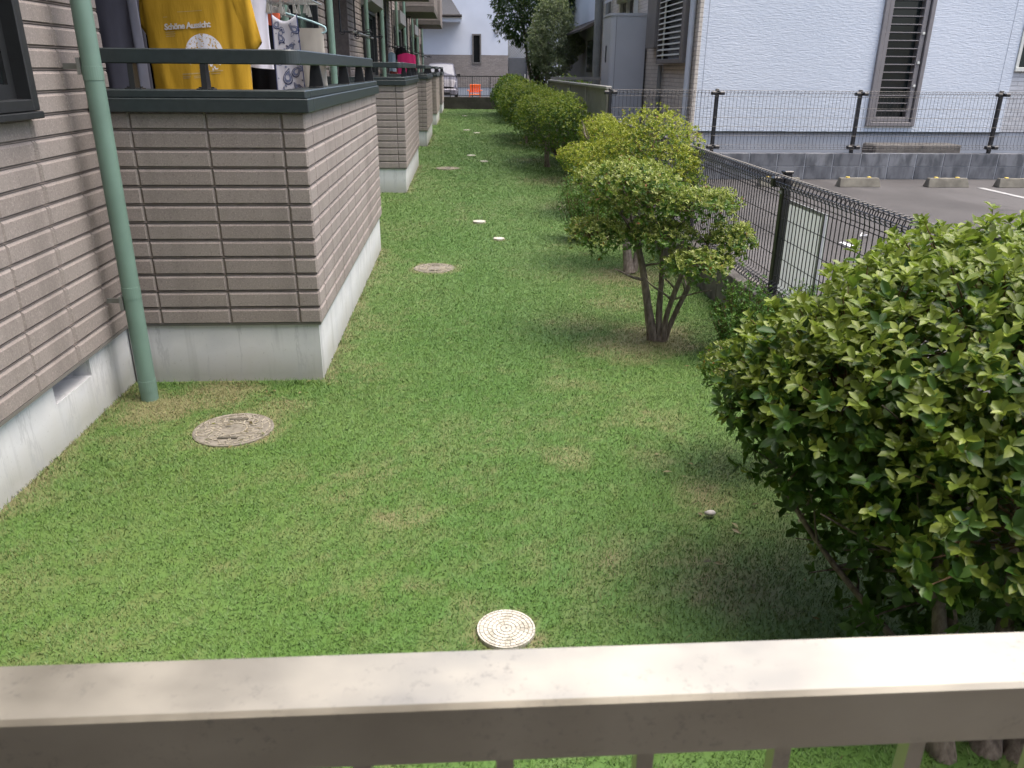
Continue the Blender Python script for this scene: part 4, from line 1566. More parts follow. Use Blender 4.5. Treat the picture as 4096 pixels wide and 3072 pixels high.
MB().box(2.915, 2.920, cy0 - .003, cy0 + .002, .36, cz1 - .01).build('door_seam', M['frame_black'], cab)
MB().box(cx0 - .02, cx0 + .002, cy0 + .35, cy0 + .37, 1.75, 2.05).build('handle', M['frame_black'], cab)

st = MB().box(6.2, 7.55, 12.0, 12.42, .25, .60, .02).build('door_step', M['curb'])
tag(st, 'mossy concrete step below the tall window of the white house', 'step')

# slatted fence beyond
sf = thing('slatted_fence', (2.0, 15, .35), 'grey beige slatted fence behind the trimmed hedge shrubs', 'fence')
MB().box(1.955, 2.035, 11.34, 19.2, 1.365, 1.405, .006).build('cap_rail', M['rail_grey'], sf)
MB().box(1.985, 2.015, 11.34, 19.2, .40, .46).build('bottom_rail', M['rail_grey'], sf)
MB().box(2.004, 2.010, 11.34, 19.2, .46, 1.365).build('backing_sheet', M['rail_grey'], sf)
slm = MB().box(0, .018, 0, .045, 0, .905).mesh('slat', M['rail_grey'])
for k in range(104):
    link('slat', slm, sf, (1.984, 11.36 + k * .075, .46))
for y_ in (11.32, 13.3, 15.3, 17.3, 19.2):
    MB().box(1.965, 2.03, y_ - .03, y_ + .03, .2, 1.36).build('post', M['rail_grey'], sf)
sf2 = thing('garden_fence', (2.8, 19.3, .35), 'pale low open fence between the slatted fence and the beige wall', 'fence')
MB().box(2.04, 3.5, 19.28, 19.32, 1.40, 1.46).build('cap_rail', M['rail_grey'], sf2)
MB().box(2.04, 3.5, 19.28, 19.32, .45, .5).build('bottom_rail', M['rail_grey'], sf2)
for k in range(14):
    MB().box(2.08 + k * .105, 2.10 + k * .105, 19.29, 19.31, .5, 1.40).build('bar', M['rail_grey'], sf2)

# ================================================================ GREY HOUSE
gh = thing('grey_house', (5, 26, .35), 'grey and white house with a dark lean-to eave behind the pale willow shrub', 'house')
MB().box(4.02, 9, 24.0, 24.2, .3, 4.9).build('front_wall', M['house_grey'], gh)
MB().box(4.0, 4.2, 24.21, 34, 2.9, 4.9).build('upper_wall', M['house_white'], gh)
MB().box(3.85, 9, 23.85, 34.2, 4.9, 5.05).build('roof', M['roof_slate'], gh)
MB().box(4.0, 4.2, 24.21, 34, .3, 2.9).build('lower_wall', M['house_grey'], gh)
MB().hexa([(3.35, 24.1, 2.62), (4.0, 24.1, 2.90), (4.0, 33, 2.90), (3.35, 33, 2.62), (3.35, 24.1, 2.68), (4.0, 24.1, 3.02), (4.0, 33, 3.02), (3.35, 33, 2.68)]).build('eave', M['eave_dark'], gh)
gw = MB().box(3.90, 4.0, 24.9, 26.4, 1.55, 2.45).build('window', M['eave_dark'], gh)
MB().box(3.885, 3.90, 24.95, 25.08, 1.6, 2.42).build('pane', M['slat_pale'], gw)
MB().box(3.885, 3.90, 25.2, 26.3, 1.6, 2.42).build('pane', M['glass_grey'], gw)

# ================================================================ BACK WALL, FENCE AND HOUSE
bwall = thing('back_wall', (0, BACK_Y, 0), 'dark mossy low wall closing the far end of the lawn', 'wall')
for r_ in range(3):
    for k in range(34):
        x0 = -4.2 + .4 * k
        if x0 > 2.3 or x0 < -2.0:
            continue
        MB().box(x0, x0 + .393, BACK_Y, BACK_Y + .14, -.12 + r_ * .207, .08 + r_ * .207, .004).build('block', M['dark_wall'], bwall)
MB().box(-2.1, 2.6, BACK_Y + .01, BACK_Y + .13, -.12, .49).build('mortar_bed', M['dark_wall'], bwall)
bf = thing('bar_fence', (0, BACK_Y + .07, .5), 'thin dark vertical bar fence on the dark back wall', 'fence')
MB().box(-2, 2.6, BACK_Y + .05, BACK_Y + .09, 1.315, 1.355).build('top_rail', M['wire'], bf)
MB().box(-2, 2.6, BACK_Y + .05, BACK_Y + .09, .55, .575).build('bottom_rail', M['wire'], bf)
barm = MB().box(-.005, .005, -.005, .005, .575, 1.315).mesh('bar', M['wire'])
for k in range(46):
    link('bar', barm, bf, (-1.95 + k * .1, BACK_Y + .07, 0))
for x in (-1.9, -.50, .45, 1.21, 2.2):
    MB().box(x - .016, x + .016, BACK_Y + .045, BACK_Y + .095, .45, 1.34).build('post', M['wire'], bf)

bh = thing('back_house', (0, 44, .3), 'white rendered house with a brick clad base beyond the back wall', 'house')
w_ = MB()
w_.box(-9, .58, 44, 44.2, 2.30, 8)
w_.box(1.0, 2.40, 44, 44.2, 2.30, 8)
w_.box(.58, 1.0, 44, 44.2, 3.27, 8)
w_.box(2.40, 8, 44.3, 44.5, .3, 8)
w_.build('upper_wall', M['house_white'], bh)
w_ = MB()
w_.box(-9, .58, 43.98, 44.2, .735, 2.295)
w_.box(1.0, 2.40, 43.98, 44.2, .735, 2.295)
w_.box(.58, 1.0, 43.98, 44.2, .735, 1.90)
w_.box(3.42, 3.75, 43.98, 44.3, .3, 2.295)
w_.build('lower_wall', M['back_brick'], bh)
MB().box(-9, 2.40, 44.0, 44.2, .25, .73).build('base_wall', M['base_grey'], bh)
wf = MB()
wf.box(.56, .63, 43.93, 44.1, 1.88, 3.29)
wf.box(.95, 1.02, 43.93, 44.1, 1.88, 3.29)
wf.box(.63, .95, 43.93, 44.1, 1.88, 1.95)
wf.box(.63, .95, 43.93, 44.1, 3.22, 3.29)
wfo = wf.build('window', M['taupe'], bh)
MB().box(.63, .95, 44.05, 44.06, 1.95, 3.22).build('pane', M['glass_dark'], wfo)
vh = MB()
P = []
for i in range(7):
    t = i / 6
    P.append([(1.80 + (.10) * math.cos(a), 44 - .14 * math.sin(math.pi * .5 * (1 - t * .7)) * max(.05, math.sin(a)), 3.36 + .2 * t + .0) for a in np.linspace(0, math.pi, 9)])
vh.grid(P)
vh.box(1.70, 1.90, 43.9, 44.0, 3.34, 3.37)
vh.build('vent_hood', M['cabinet'], bh)
g = MB().box(2.43, 3.40, 44.1, 44.16, .32, 2.18, .006).build('gate', M['gate_grey'], bh)
MB().box(3.28, 3.32, 44.04, 44.1, 1.2, 1.4).build('handle', M['slat_pale'], g)
lt = MB()
for k in range(14):
    x = 2.0 + .13 * k
    for s in (1, -1):
        xa, za, xb, zb = x, 2.2, x + s * 1.0, 3.2
        # clip to the panel
        t0 = max(0, min(1, (2.43 - xa) / (xb - xa))) if s > 0 else max(0, min(1, (3.40 - xa) / (xb - xa)))
        t1 = max(0, min(1, (3.40 - xa) / (xb - xa))) if s > 0 else max(0, min(1, (2.43 - xa) / (xb - xa)))
        if t1 - t0 > .05:
            lt.tube([(xa + (xb - xa) * t0, 44.12, za + t0), (xa + (xb - xa) * t1, 44.12, za + t1)], .012, 4)
lt.box(2.41, 2.44, 44.09, 44.16, 2.18, 3.25)
lt.box(3.39, 3.42, 44.09, 44.16, 2.18, 3.25)
lt.box(2.44, 3.39, 44.09, 44.16, 3.2, 3.25)
lt.build('lattice', M['rail_grey'], bh)
rf = MB().hexa([(-6, 42.9, 4.08), (.02, 42.9, 4.08), (.02, 44, 4.08), (-6, 44, 4.08), (-6, 43.9, 5.3), (-.75, 43.9, 5.3), (-.75, 44, 5.3), (-6, 44, 5.3)]).build('porch_roof', M['roof_slate'], bh)
MB().tube([(-6, 42.86, 4.06), (.06, 42.86, 4.06)], .06, 8).build('gutter', M['eave_dark'], rf)
MB().box(-6, .05, 42.9, 44, 3.98, 4.06).build('fascia', M['slat_pale'], rf)
MB().box(-6, -.02, 43.0, 44, 3.80, 3.98).build('soffit', M['house_white'], rf)
MB().box(-9.4, 8, 43.6, 52, 8, 8.3).build('roof', M['roof_slate'], bh)

# ---- car facing the lawn beyond the wall
car = thing('parked_car', (-.93, 39.3, .30), 'small silver grey car parked nose first beyond the back wall', 'car')
paint = mat('grey blue car paint', (.075, .075, .100), .40, .1, var=.05)
bump_p = mat('silver bumper paint', (.22, .22, .26), .4, .1, var=.05)
black = mat('black tyre rubber', (.012, .012, .012), .8)
lens = mat('clear headlamp lens', (.75, .78, .82), .12, .2, var=.05)
carx, cy0 = -.93, 37.7
hw = .74
def ring(y_, pts):
    return [(carx + x, y_, .30 + z) for x, z in pts]
secs = []
for (y_, zl, zh, w, wt) in [(0.0, .32, .58, .60, .56), (.05, .26, .80, .69, .60), (.25, .22, .92, .735, .63), (.62, .20, 1.02, .74, .64), (1.25, .20, 1.50, .74, .56), (1.7, .20, 1.56, .74, .55), (2.7, .20, 1.55, .74, .55), (3.25, .25, 1.30, .73, .55), (3.4, .35, 1.0, .68, .56)]:
    zm = min(.88, zh - .04) if zh > .9 else zh - .06
    secs.append(ring(cy0 + y_, [(-w * .93, zl), (-w, zl + .10), (-w, (zl + zm) / 2), (-w * .985, zm), (-wt, zh - .02), (-wt * .8, zh), (0, zh + .02), (wt * .8, zh), (wt, zh - .02), (w * .985, zm), (w, (zl + zm) / 2), (w, zl + .10), (w * .93, zl)]))
mb = MB().grid(secs)
mb.f.append(tuple(range(13)))
mb.f.append(tuple(len(mb.v) - 13 + k for k in range(13))[::-1])
cb = mb.build('body', paint, car, True)
MB().grid([[(carx + x * .60, cy0 + .66, 1.345 + .015 * (1 - x * x)) for x in np.linspace(-1, 1, 9)], [(carx + x * .53, cy0 + 1.24, 1.80 + .02 * (1 - x * x)) for x in np.linspace(-1, 1, 9)]]).build('windshield', mat('sky bright windscreen', (.15, .16, .19), .2, .0, var=.1), car)
bp = MB().box(carx - .70, carx + .70, cy0 - .07, cy0 + .10, .52, .80, .05).build('bumper', bump_p, car)
MB().box(carx - .40, carx + .40, cy0 - .085, cy0 - .06, .56, .66, .01).build('grille', M['frame_black'], bp)
for s in (-1, 1):
    MB().hexa([(carx + s * .63 - .07, cy0 + .02, .84), (carx + s * .63 + .07, cy0 + .05, .84), (carx + s * .66 + .06, cy0 + .3, .90), (carx + s * .63 - .07, cy0 + .22, .90),
               (carx + s * .63 - .06, cy0 + .06, 1.08), (carx + s * .64 + .06, cy0 + .12, 1.12), (carx + s * .66 + .05, cy0 + .34, 1.16), (carx + s * .63 - .06, cy0 + .28, 1.16)]).build('headlight', lens, car)
    MB().box(carx + s * .80 - .07, carx + s * .80 + .07, cy0 + .95, cy0 + 1.03, 1.28, 1.42, .02).build('mirror', black, car)
    for yw in (.62, 2.85):
        wl = MB().tube([(carx + s * .60, cy0 + yw, .57), (carx + s * .745, cy0 + yw, .57)], .27, 20).build('wheel', black, car, True)
        MB().tube([(carx + s * .74, cy0 + yw, .57), (carx + s * .752, cy0 + yw, .57)], .17, 16).build('rim', bump_p, wl)
    MB().hexa([(carx + s * .715, cy0 + 1.0, 1.22), (carx + s * .73, cy0 + 1.0, 1.22), (carx + s * .73, cy0 + 3.0, 1.22), (carx + s * .715, cy0 + 3.0, 1.22),
               (carx + s * .60, cy0 + 1.3, 1.72), (carx + s * .615, cy0 + 1.3, 1.72), (carx + s * .615, cy0 + 2.8, 1.72), (carx + s * .60, cy0 + 2.8, 1.72)]).build('side_window', M['glass_dark'], car)

# ---- orange seat by the wall
oc = thing('orange_chair', (.59, 37.0, .3), 'bright orange plastic garden chair behind the bar fence', 'chair')
om = mat('orange plastic', (.85, .16, .02), .4, var=.08)
for k in range(5):
    MB().box(.36 + k * .094, .36 + k * .094 + .075, 37.18, 37.21, .66, .985).build('back_slat', om, oc)
MB().box(.35, .83, 37.175, 37.215, .93, 1.0, .01).build('back_rail', om, oc)
MB().box(.33, .80, 36.78, 37.2, .56, .60, .01).build('seat', om, oc)
for s, x in ((-1, .27), (1, .85)):
    MB().box(x - .035, x + .045, 36.72, 37.2, .73, .765, .01).build('armrest', om, oc)
for x in (.34, .80):
    for y_ in (36.8, 37.18):
        MB().box(x - .02, x + .02, y_ - .02, y_ + .02, .3, .73).build('leg', om, oc)

# ================================================================ FOLIAGE
def unit(v):
    return v / np.maximum(np.linalg.norm(v, axis=1, keepdims=True), 1e-9)

def leaf_arrays(pos, d, nrm, L, W, tint, detail):
    """returns verts, flat faces, loop totals, per-vertex tint"""
    n = len(pos)
    d = unit(d)
    s = unit(np.cross(d, nrm))
    u = np.cross(s, d)
    Lc, Wc = L[:, None], W[:, None]
    if detail:
        curl = rng.uniform(-.02, .22, n)[:, None] * Lc
        fold = rng.uniform(.10, .35, n)[:, None] * Wc
        pt = lambda a, b, c: pos + d * Lc * a + s * Wc * b + u * c
        V = np.stack([pos, pt(.32, -.38, fold * .8 - curl * .08), pt(.33, 0, -curl * .10), pt(.32, .38, fold * .8 - curl * .08),
                      pt(.72, -.43, fold - curl * .5), pt(.72, 0, -curl * .5), pt(.72, .43, fold - curl * .5), pt(1, 0, -curl)], 1)
        k = 8
        tmpl = [(0, 2, 1), (0, 3, 2), (1, 2, 5, 4), (2, 3, 6, 5), (4, 5, 7), (5, 6, 7)]
    else:
        fold = rng.uniform(.05, .3, n)[:, None] * Wc
        V = np.stack([pos, pos + d * Lc * .45 - s * Wc * .5 + u * fold, pos + d * Lc - u * Lc * rng.uniform(0, .2, n)[:, None], pos + d * Lc * .45 + s * Wc * .5 + u * fold], 1)
        k = 4
        tmpl = [(0, 2, 1), (0, 3, 2)]
    base = np.arange(n)[:, None] * k
    fl = np.concatenate([base + np.array(t) for t in tmpl], 1)
    return V, fl, [len(t) for t in tmpl], np.repeat(tint[:, None, :], k, 1)

def foliage_mesh(name, batches, m):
    vs, fl, lt, tn = [], [], [], []
    off = 0
    for (V, F, tot, T_) in batches:
        n, k = V.shape[:2]
        vs.append(V.reshape(-1, 3))
        fl.append((F + off).ravel())
        lt.append(np.tile(tot, n))
        tn.append(T_.reshape(-1, 3))
        off += n * k
    tint = np.concatenate(tn)
    tint = np.concatenate([tint, np.ones((len(tint), 1))], 1)
    return np_mesh(name, np.concatenate(vs), np.concatenate(fl), np.concatenate(lt), m, {'tint': ('FLOAT_COLOR', tint)})

def sample_tips(lobes, n, shell=.45, seed=0, rough=.22, freq=2.2, bottom=.35):
    rg = np.random.default_rng(seed)
    lobes = np.array(lobes, float)
    area = (lobes[:, 3] * lobes[:, 4] + lobes[:, 3] * lobes[:, 5] + lobes[:, 4] * lobes[:, 5])
    li = rg.choice(len(lobes), n * 3, p=area / area.sum())
    d = unit(rg.normal(size=(n * 3, 3)))
    keep = (d[:, 2] > -.15) | (rg.random(n * 3) < bottom)
    li, d = li[keep], d[keep]
    th, ph = np.arctan2(d[:, 1], d[:, 0]), d[:, 2]
    bumpy = 1 + rough * (2 * fbm((th + li * 7) * freq, ph * freq * 1.6 + li * 3, seed + 5) - 1) + rough * .5 * (2 * fbm((th + li * 5) * freq * 4, ph * freq * 6, seed + 9) - 1)
    dep = rg.random(len(d)) ** 1.7 * shell
    rad = lobes[li, 3:6]
    p = lobes[li, :3] + d * rad * (bumpy * (1 - dep))[:, None]
    inside = np.zeros(len(p), bool)
    for j in range(len(lobes)):
        q = (((p - lobes[j, :3]) / lobes[j, 3:6]) ** 2).sum(1)
        inside |= (q < .42) & (li != j)
    p, d, dep, rad = p[~inside], d[~inside], dep[~inside], rad[~inside]
    out = unit(d / rad)
    return p[:n], out[:n], dep[:n] / max(shell, 1e-6)

DARK = np.array([.034, .092, .014])
MID = np.array([.072, .160, .022])
YOUNG = np.array([.250, .320, .034])
OLIVE = np.array([.150, .200, .045])
RED = np.array([.30, .10, .04])

def whorls(p, out, dep, k, L, W, young, upbias=.45, seed=0, spread=(.45, 1.25), pal=(DARK, MID, YOUNG), red=.01, droop=0.0):
    rg = np.random.default_rng(seed)
    n = len(p)
    axis = unit(out * (1 - upbias) + np.array([0, 0, 1]) * upbias + rg.normal(size=(n, 3)) * .22)
    ref = unit(np.cross(axis, rg.normal(size=(n, 3))))
    bin_ = np.cross(axis, ref)
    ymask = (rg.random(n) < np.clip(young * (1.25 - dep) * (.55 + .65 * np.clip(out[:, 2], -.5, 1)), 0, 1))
    P, D, Nn, LL, WW, TT, src = [], [], [], [], [], [], []
    a0 = rg.uniform(0, 6.28, n)
    for j in range(k):
        a = a0 + 2 * np.pi * j / k + rg.normal(size=n) * .25
        el = rg.uniform(spread[0], spread[1], n)
        radial = ref * np.cos(a)[:, None] + bin_ * np.sin(a)[:, None]
        d = axis * np.cos(el)[:, None] + radial * np.sin(el)[:, None]
        d[:, 2] -= droop
        nr = axis * np.sin(el)[:, None] - radial * np.cos(el)[:, None]
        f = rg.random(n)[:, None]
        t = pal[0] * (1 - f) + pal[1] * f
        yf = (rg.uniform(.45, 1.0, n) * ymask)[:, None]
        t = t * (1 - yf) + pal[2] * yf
        t = np.where((rg.random(n) < red)[:, None], RED, t)
        t = t * rg.uniform(.8, 1.2, n)[:, None]
        P.append(p + axis * rg.uniform(-.3, .15, n)[:, None] * L)
        D.append(d)
        Nn.append(nr)
        sz = rg.uniform(.62, 1.15, n) * (1 - .2 * ymask)
        LL.append(L * sz)
        WW.append(W * sz * rg.uniform(.85, 1.15, n))
        TT.append(t)
        src.append(np.arange(n))
    return [np.concatenate(q) for q in (P, D, Nn, LL, WW, TT, src)]

def bendy(a, b, n, amp, rg):
    a, b = Vector(a), Vector(b)
    pts = []
    o1, o2 = Vector((rg.uniform(-1, 1), rg.uniform(-1, 1), 0)), Vector((rg.uniform(-1, 1), rg.uniform(-1, 1), 0))
    for i in range(n + 1):
        t = i / n
        pts.append(a.lerp(b, t) + o1 * amp * math.sin(math.pi * t) + o2 * amp * .5 * math.sin(2 * math.pi * t))
    return pts

def trunks(root, stems, name='trunk', seed=0, mt=None, taper=1.0):
    """stems: list of (base, top, r0, r1); each stem its own part with forking limbs as sub-parts"""
    rg = random.Random(seed)
    for (a, b, r0, r1) in stems:
        path = bendy(a, b, 9, .035 * (Vector(b) - Vector(a)).length, rg)
        rs = [(r1 + (r0 - r1) * (1 - i / 9) ** taper) * rg.uniform(.92, 1.1) for i in range(10)]
        rs[0] *= 1.25
        o = MB().tube(path, rs, 10).build(name, mt or M['bark'], root, True)
        br = MB()
        for k in range(6):
            i = rg.randint(4, 9)
            p0 = path[i]
            ln = rg.uniform(.12, .34)
            dr = Vector((rg.uniform(-1, 1), rg.uniform(-1, 1), rg.uniform(.2, 1.0))).normalized()
            br.tube(bendy(p0, p0 + dr * ln, 4, .02, rg), [rs[i] * .5, rs[i] * .42, rs[i] * .33, rs[i] * .25, rs[i] * .15], 6)
        br.build('limb', mt or M['bark'], o, True)

def shrub(name, base, lobes, ntips, L, W, label, young, stems, seed, k=5, detail=False, pal=(DARK, MID, YOUNG), shell=.45, rough=.22, freq=2.2, twig=0, bottom=.35, group='clipped shrubs along the fence', upbias=.45, red=.01):
    t = thing(name, base, label, 'shrub', group)
    p, out, dep = sample_tips(lobes, ntips, shell, seed, rough, freq, bottom)
    W_ = whorls(p, out, dep, k, L, W, young, upbias, seed, pal=pal, red=red)
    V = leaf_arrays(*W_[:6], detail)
    me = foliage_mesh('crown', [V], M['leaf'])
    o = link('crown', me, t)
    o['kind'] = 'stuff'
    trunks(t, stems, seed=seed)
    if twig:
        tw_ = MB()
        cs = np.array([l[:3] for l in lobes])
        for i in range(0, len(p), max(1, len(p) // twig)):
            c = cs[np.argmin(((cs - p[i]) ** 2).sum(1))]
            v = Vector(c - p[i])
            ln = min(v.length * .8, .16)
            tw_.tube([Vector(p[i]), Vector(p[i]) + v.normalized() * ln * .5 + Vector((0, 0, -.01)), Vector(p[i]) + v.normalized() * ln + Vector((0, 0, -.03))], [.0012, .002, .003], 4, False)
        to = tw_.build('twigs', M['stem'], t)
        to['kind'] = 'stuff'
    return t, p, out, dep

# --- nearest shrub: big leaves, the front ones single objects
def near_shrub():
    base = (1.24, 1.42, 0)
    t = thing('leafy_shrub', base, 'large leafy shrub in the right foreground behind the railing', 'shrub', 'clipped shrubs along the fence')
    lobes = [(1.50, 1.95, .80, .64, .58, .40), (1.13, 2.06, .70, .38, .40, .32), (1.75, 1.75, .84, .50, .50, .42), (1.18, 1.92, .40, .22, .28, .16), (1.60, 2.25, .85, .45, .40, .36), (1.45, 1.62, .58, .5, .36, .36), (1.75, 1.55, .40, .4, .3, .3)]
    p, out, dep = sample_tips(lobes, 8200, .42, 31, .20, 2.4, .5)
    # thin the skirt on the lawn side so that grass shows through it
    rg = np.random.default_rng(5)
    keep = ~((p[:, 2] < .48) & (p[:, 0] < 1.48) & (rg.random(len(p)) < .80))
    p, out, dep = p[keep], out[keep], dep[keep]
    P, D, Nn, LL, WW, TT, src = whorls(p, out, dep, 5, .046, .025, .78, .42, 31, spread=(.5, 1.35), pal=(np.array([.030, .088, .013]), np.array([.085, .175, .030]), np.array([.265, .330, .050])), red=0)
    # loose drooping sprays under the crown
    sp_p, sp_o = [], []
    rq = random.Random(12)
    sprays = MB()
    for e_ in ((.95, 1.80, .30), (1.02, 1.64, .24), (1.06, 1.80, .17), (.93, 1.98, .40), (1.16, 1.60, .13), (1.02, 2.05, .25), (1.22, 1.72, .20), (.98, 1.70, .44)):
        path = bendy((1.30, 1.66, .30 + .3 * e_[2]), e_, 8, .03, rq)
        sprays.tube(path, [.006, .0055, .005, .0045, .004, .0035, .003, .0022, .0015], 6, False)
        for k_ in range(11):
            u_ = rq.uniform(.35, 1.0)
            i_ = min(7, int(u_ * 8))
            q_ = path[i_].lerp(path[i_ + 1], u_ * 8 - i_) + Vector((rq.gauss(0, .022), rq.gauss(0, .022), rq.gauss(.01, .02)))
            sp_p.append(q_)
            sp_o.append(Vector((rq.gauss(-.5, .5), rq.gauss(-.2, .5), rq.gauss(.1, .4))).normalized())
    spray_arr = whorls(np.array(sp_p), np.array(sp_o), np.full(len(sp_p), .5), 5, .044, .024, .25, .25, 77, spread=(.6, 1.4), pal=(np.array([.034, .095, .015]), np.array([.075, .165, .026]), np.array([.20, .26, .04])), red=0)
    spo = sprays.build('branch', M['bark'], t, True)
    spo['kind'] = 'stuff'
    # choose the 300 front leaves
    C = np.array([0, 0, CAM_H])
    v = C - P
    dist = np.linalg.norm(v, axis=1)
    vis = (v / dist[:, None] * out[src]).sum(1)
    q = (P - C)
    dz = q @ np.array(fw)
    sx, sy = (q @ np.array(rt)) / dz * .77, (q @ np.array(up)) / dz * .77
    ok = (np.abs(sx) < .5) & (np.abs(sy) < .375) & (vis > .25) & (dep[src] < .22)
    idx = np.where(ok)[0]
    idx = idx[np.argsort(dist[idx])]
    step = max(1, len(idx) // 300)
    sel = idx[::step][:300]
    mask = np.ones(len(P), bool)
    mask[sel] = False
    V = leaf_arrays(P[mask], D[mask], Nn[mask], LL[mask], WW[mask], TT[mask], True)
    crown = link('crown', foliage_mesh('crown', [V, leaf_arrays(*spray_arr[:6], True)], M['leaf']), t)
    crown['kind'] = 'stuff'
    var = []
    cols = [DARK * 1.1, MID, MID * 1.2, YOUNG * .8, YOUNG, OLIVE, np.array([.10, .19, .022]), np.array([.16, .24, .03])]
    for j in range(16):
        c = cols[j % 8] * random.uniform(.9, 1.1)
        VV = leaf_arrays(np.zeros((1, 3)), np.array([[1., 0, 0]]), np.array([[0, 0, 1.]]), np.array([1.0]), np.array([.5]), c[None], True)
        var.append((c, foliage_mesh('leaf', [VV], M['leaf'])))
    vc = np.array([c for c, _ in var])
    for i in sel:
        j = int(np.argsort(((vc - TT[i]) ** 2).sum(1))[random.randint(0, 1)])
        d = Vector(D[i]).normalized()
        s = d.cross(Vector(Nn[i])).normalized()
        u = s.cross(d)
        l = float(LL[i])
        o = bpy.data.objects.new('leaf', var[j][1])
        COL.objects.link(o)
        o.parent = crown
        mw_ = Matrix((( d.x * l, -s.x * l, u.x * l, P[i][0]), (d.y * l, -s.y * l, u.y * l, P[i][1]), (d.z * l, -s.z * l, u.z * l, P[i][2]), (0, 0, 0, 1)))
        o.matrix_basis = mw_
    trunks(t, [((1.19, 1.44, -.02), (1.22, 1.80, .78), .034, .011), ((1.31, 1.45, -.02), (1.52, 1.86, .80), .036, .012), ((1.38, 1.42, -.02), (1.75, 1.7, .75), .034, .011),
               ((1.22, 1.50, .08), (.90, 1.98, .52), .016, .007), ((1.26, 1.50, .05), (1.42, 2.2, .75), .024, .010)], seed=4, taper=2.6)
    tw_ = MB()
    cs = np.array([l[:3] for l in lobes])
    for i in range(0, len(p), 7):
        c = cs[np.argmin(((cs - p[i]) ** 2).sum(1))]
        vv = Vector(c - p[i])
        ln = min(vv.length * .8, .18)
        tw_.tube([Vector(p[i]), Vector(p[i]) + vv.normalized() * ln * .5 + Vector((0, 0, -.012)), Vector(p[i]) + vv.normalized() * ln + Vector((0, 0, -.04))], [.0013, .0022, .0032], 5, False)
    to = tw_.build('twigs', M['stem'], t)
    to['kind'] = 'stuff'
near_shrub()

# --- small yellow azalea peeping out behind it
shrub('small_shrub', (1.34, 2.98, 0), [(1.14, 2.95, .46, .18, .2, .12), (1.28, 3.0, .42, .22, .22, .16)], 1500, .024, .011, 'small olive yellow shrub peeping out left of the large foreground shrub', .8,
      [((1.34, 2.98, 0), (1.20, 2.97, .42), .010, .005), ((1.36, 3.0, 0), (1.32, 3.02, .45), .010, .005)], 41, pal=(MID, MID, np.array([.24, .27, .05])), twig=60)

# --- small multi stemmed tree
shrub('multi_stem_shrub', (1.22, 4.73, 0), [(.98, 4.80, .97, .30, .32, .14), (1.12, 4.85, .84, .28, .30, .15), (1.44, 4.70, .86, .20, .24, .10), (1.61, 4.66, .64, .15, .20, .13), (1.38, 4.50, .54, .22, .2, .10), (.82, 4.80, .66, .19, .22, .11), (1.20, 4.78, .66, .24, .24, .11)],
      4300, .030, .0145, 'small tree like shrub with bare forked stems and layered yellow green foliage', .85,
      [((1.20, 4.74, 0), (1.04, 4.80, .70), .031, .017), ((1.235, 4.72, 0), (1.20, 4.84, .72), .021, .012), ((1.255, 4.71, 0), (1.36, 4.66, .62), .019, .011), ((1.27, 4.73, 0), (1.50, 4.70, .70), .018, .010)], 42,
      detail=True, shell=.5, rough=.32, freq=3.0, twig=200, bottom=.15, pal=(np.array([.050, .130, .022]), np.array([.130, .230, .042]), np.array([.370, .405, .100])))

# --- feathery weeds at the curb and left of the small tree
def feathery(name, base, r, h, n, label, seed, L=.016):
    t = thing(name, base, label, 'plant')
    rg = random.Random(seed)
    st_ = MB()
    pts, outs = [], []
    for i in range(n):
        a, q = rg.uniform(0, 6.28), r * math.sqrt(rg.random())
        b0 = Vector((base[0] + q * .35 * math.cos(a), base[1] + q * .35 * math.sin(a), base[2]))
        hh = h * rg.uniform(.6, 1.05) * (1 - .35 * (q / r) ** 2)
        tp = Vector((base[0] + q * math.cos(a), base[1] + q * math.sin(a), base[2] + hh))
        path = bendy(b0, tp, 6, .02, rg)
        st_.tube(path, [.003, .0028, .0025, .0022, .002, .0015, .001], 4, False)
        for k in range(34):
            u = rg.uniform(.2, 1.0)
            i0 = min(5, int(u * 6))
            p_ = path[i0].lerp(path[i0 + 1], u * 6 - i0)
            d = Vector((rg.gauss(0, 1), rg.gauss(0, 1), rg.gauss(.4, .6))).normalized()
            pts.append(p_ + d * rg.uniform(0, .035))
            outs.append(d)
    p, o_ = np.array(pts), np.array(outs)
    W_ = whorls(p, o_, np.zeros(len(p)), 5, L, L * .45, .5, .3, seed, pal=(np.array([.06, .16, .035]), np.array([.11, .24, .055]), np.array([.19, .34, .075])), red=.004)
    o = link('foliage', foliage_mesh('foliage', [leaf_arrays(*W_[:6], False)], M['leaf']), t)
    o['kind'] = 'stuff'
    so = st_.build('stems', M['stem'], t)
    so['kind'] = 'stuff'
feathery('feathery_plant', (1.66, 4.35, 0), .24, .50, 120, 'feathery light green weed growing against the curb below the fence post', 51, .021)
feathery('feathery_plant', (1.93, 4.25, .25), .16, .26, 34, 'feathery sprig on top of the curb beside the fence post', 52)
feathery('feathery_plant', (1.22, 7.9, 0), .30, .78, 100, 'tall feathery light green plant left behind the small tree', 53, .02)

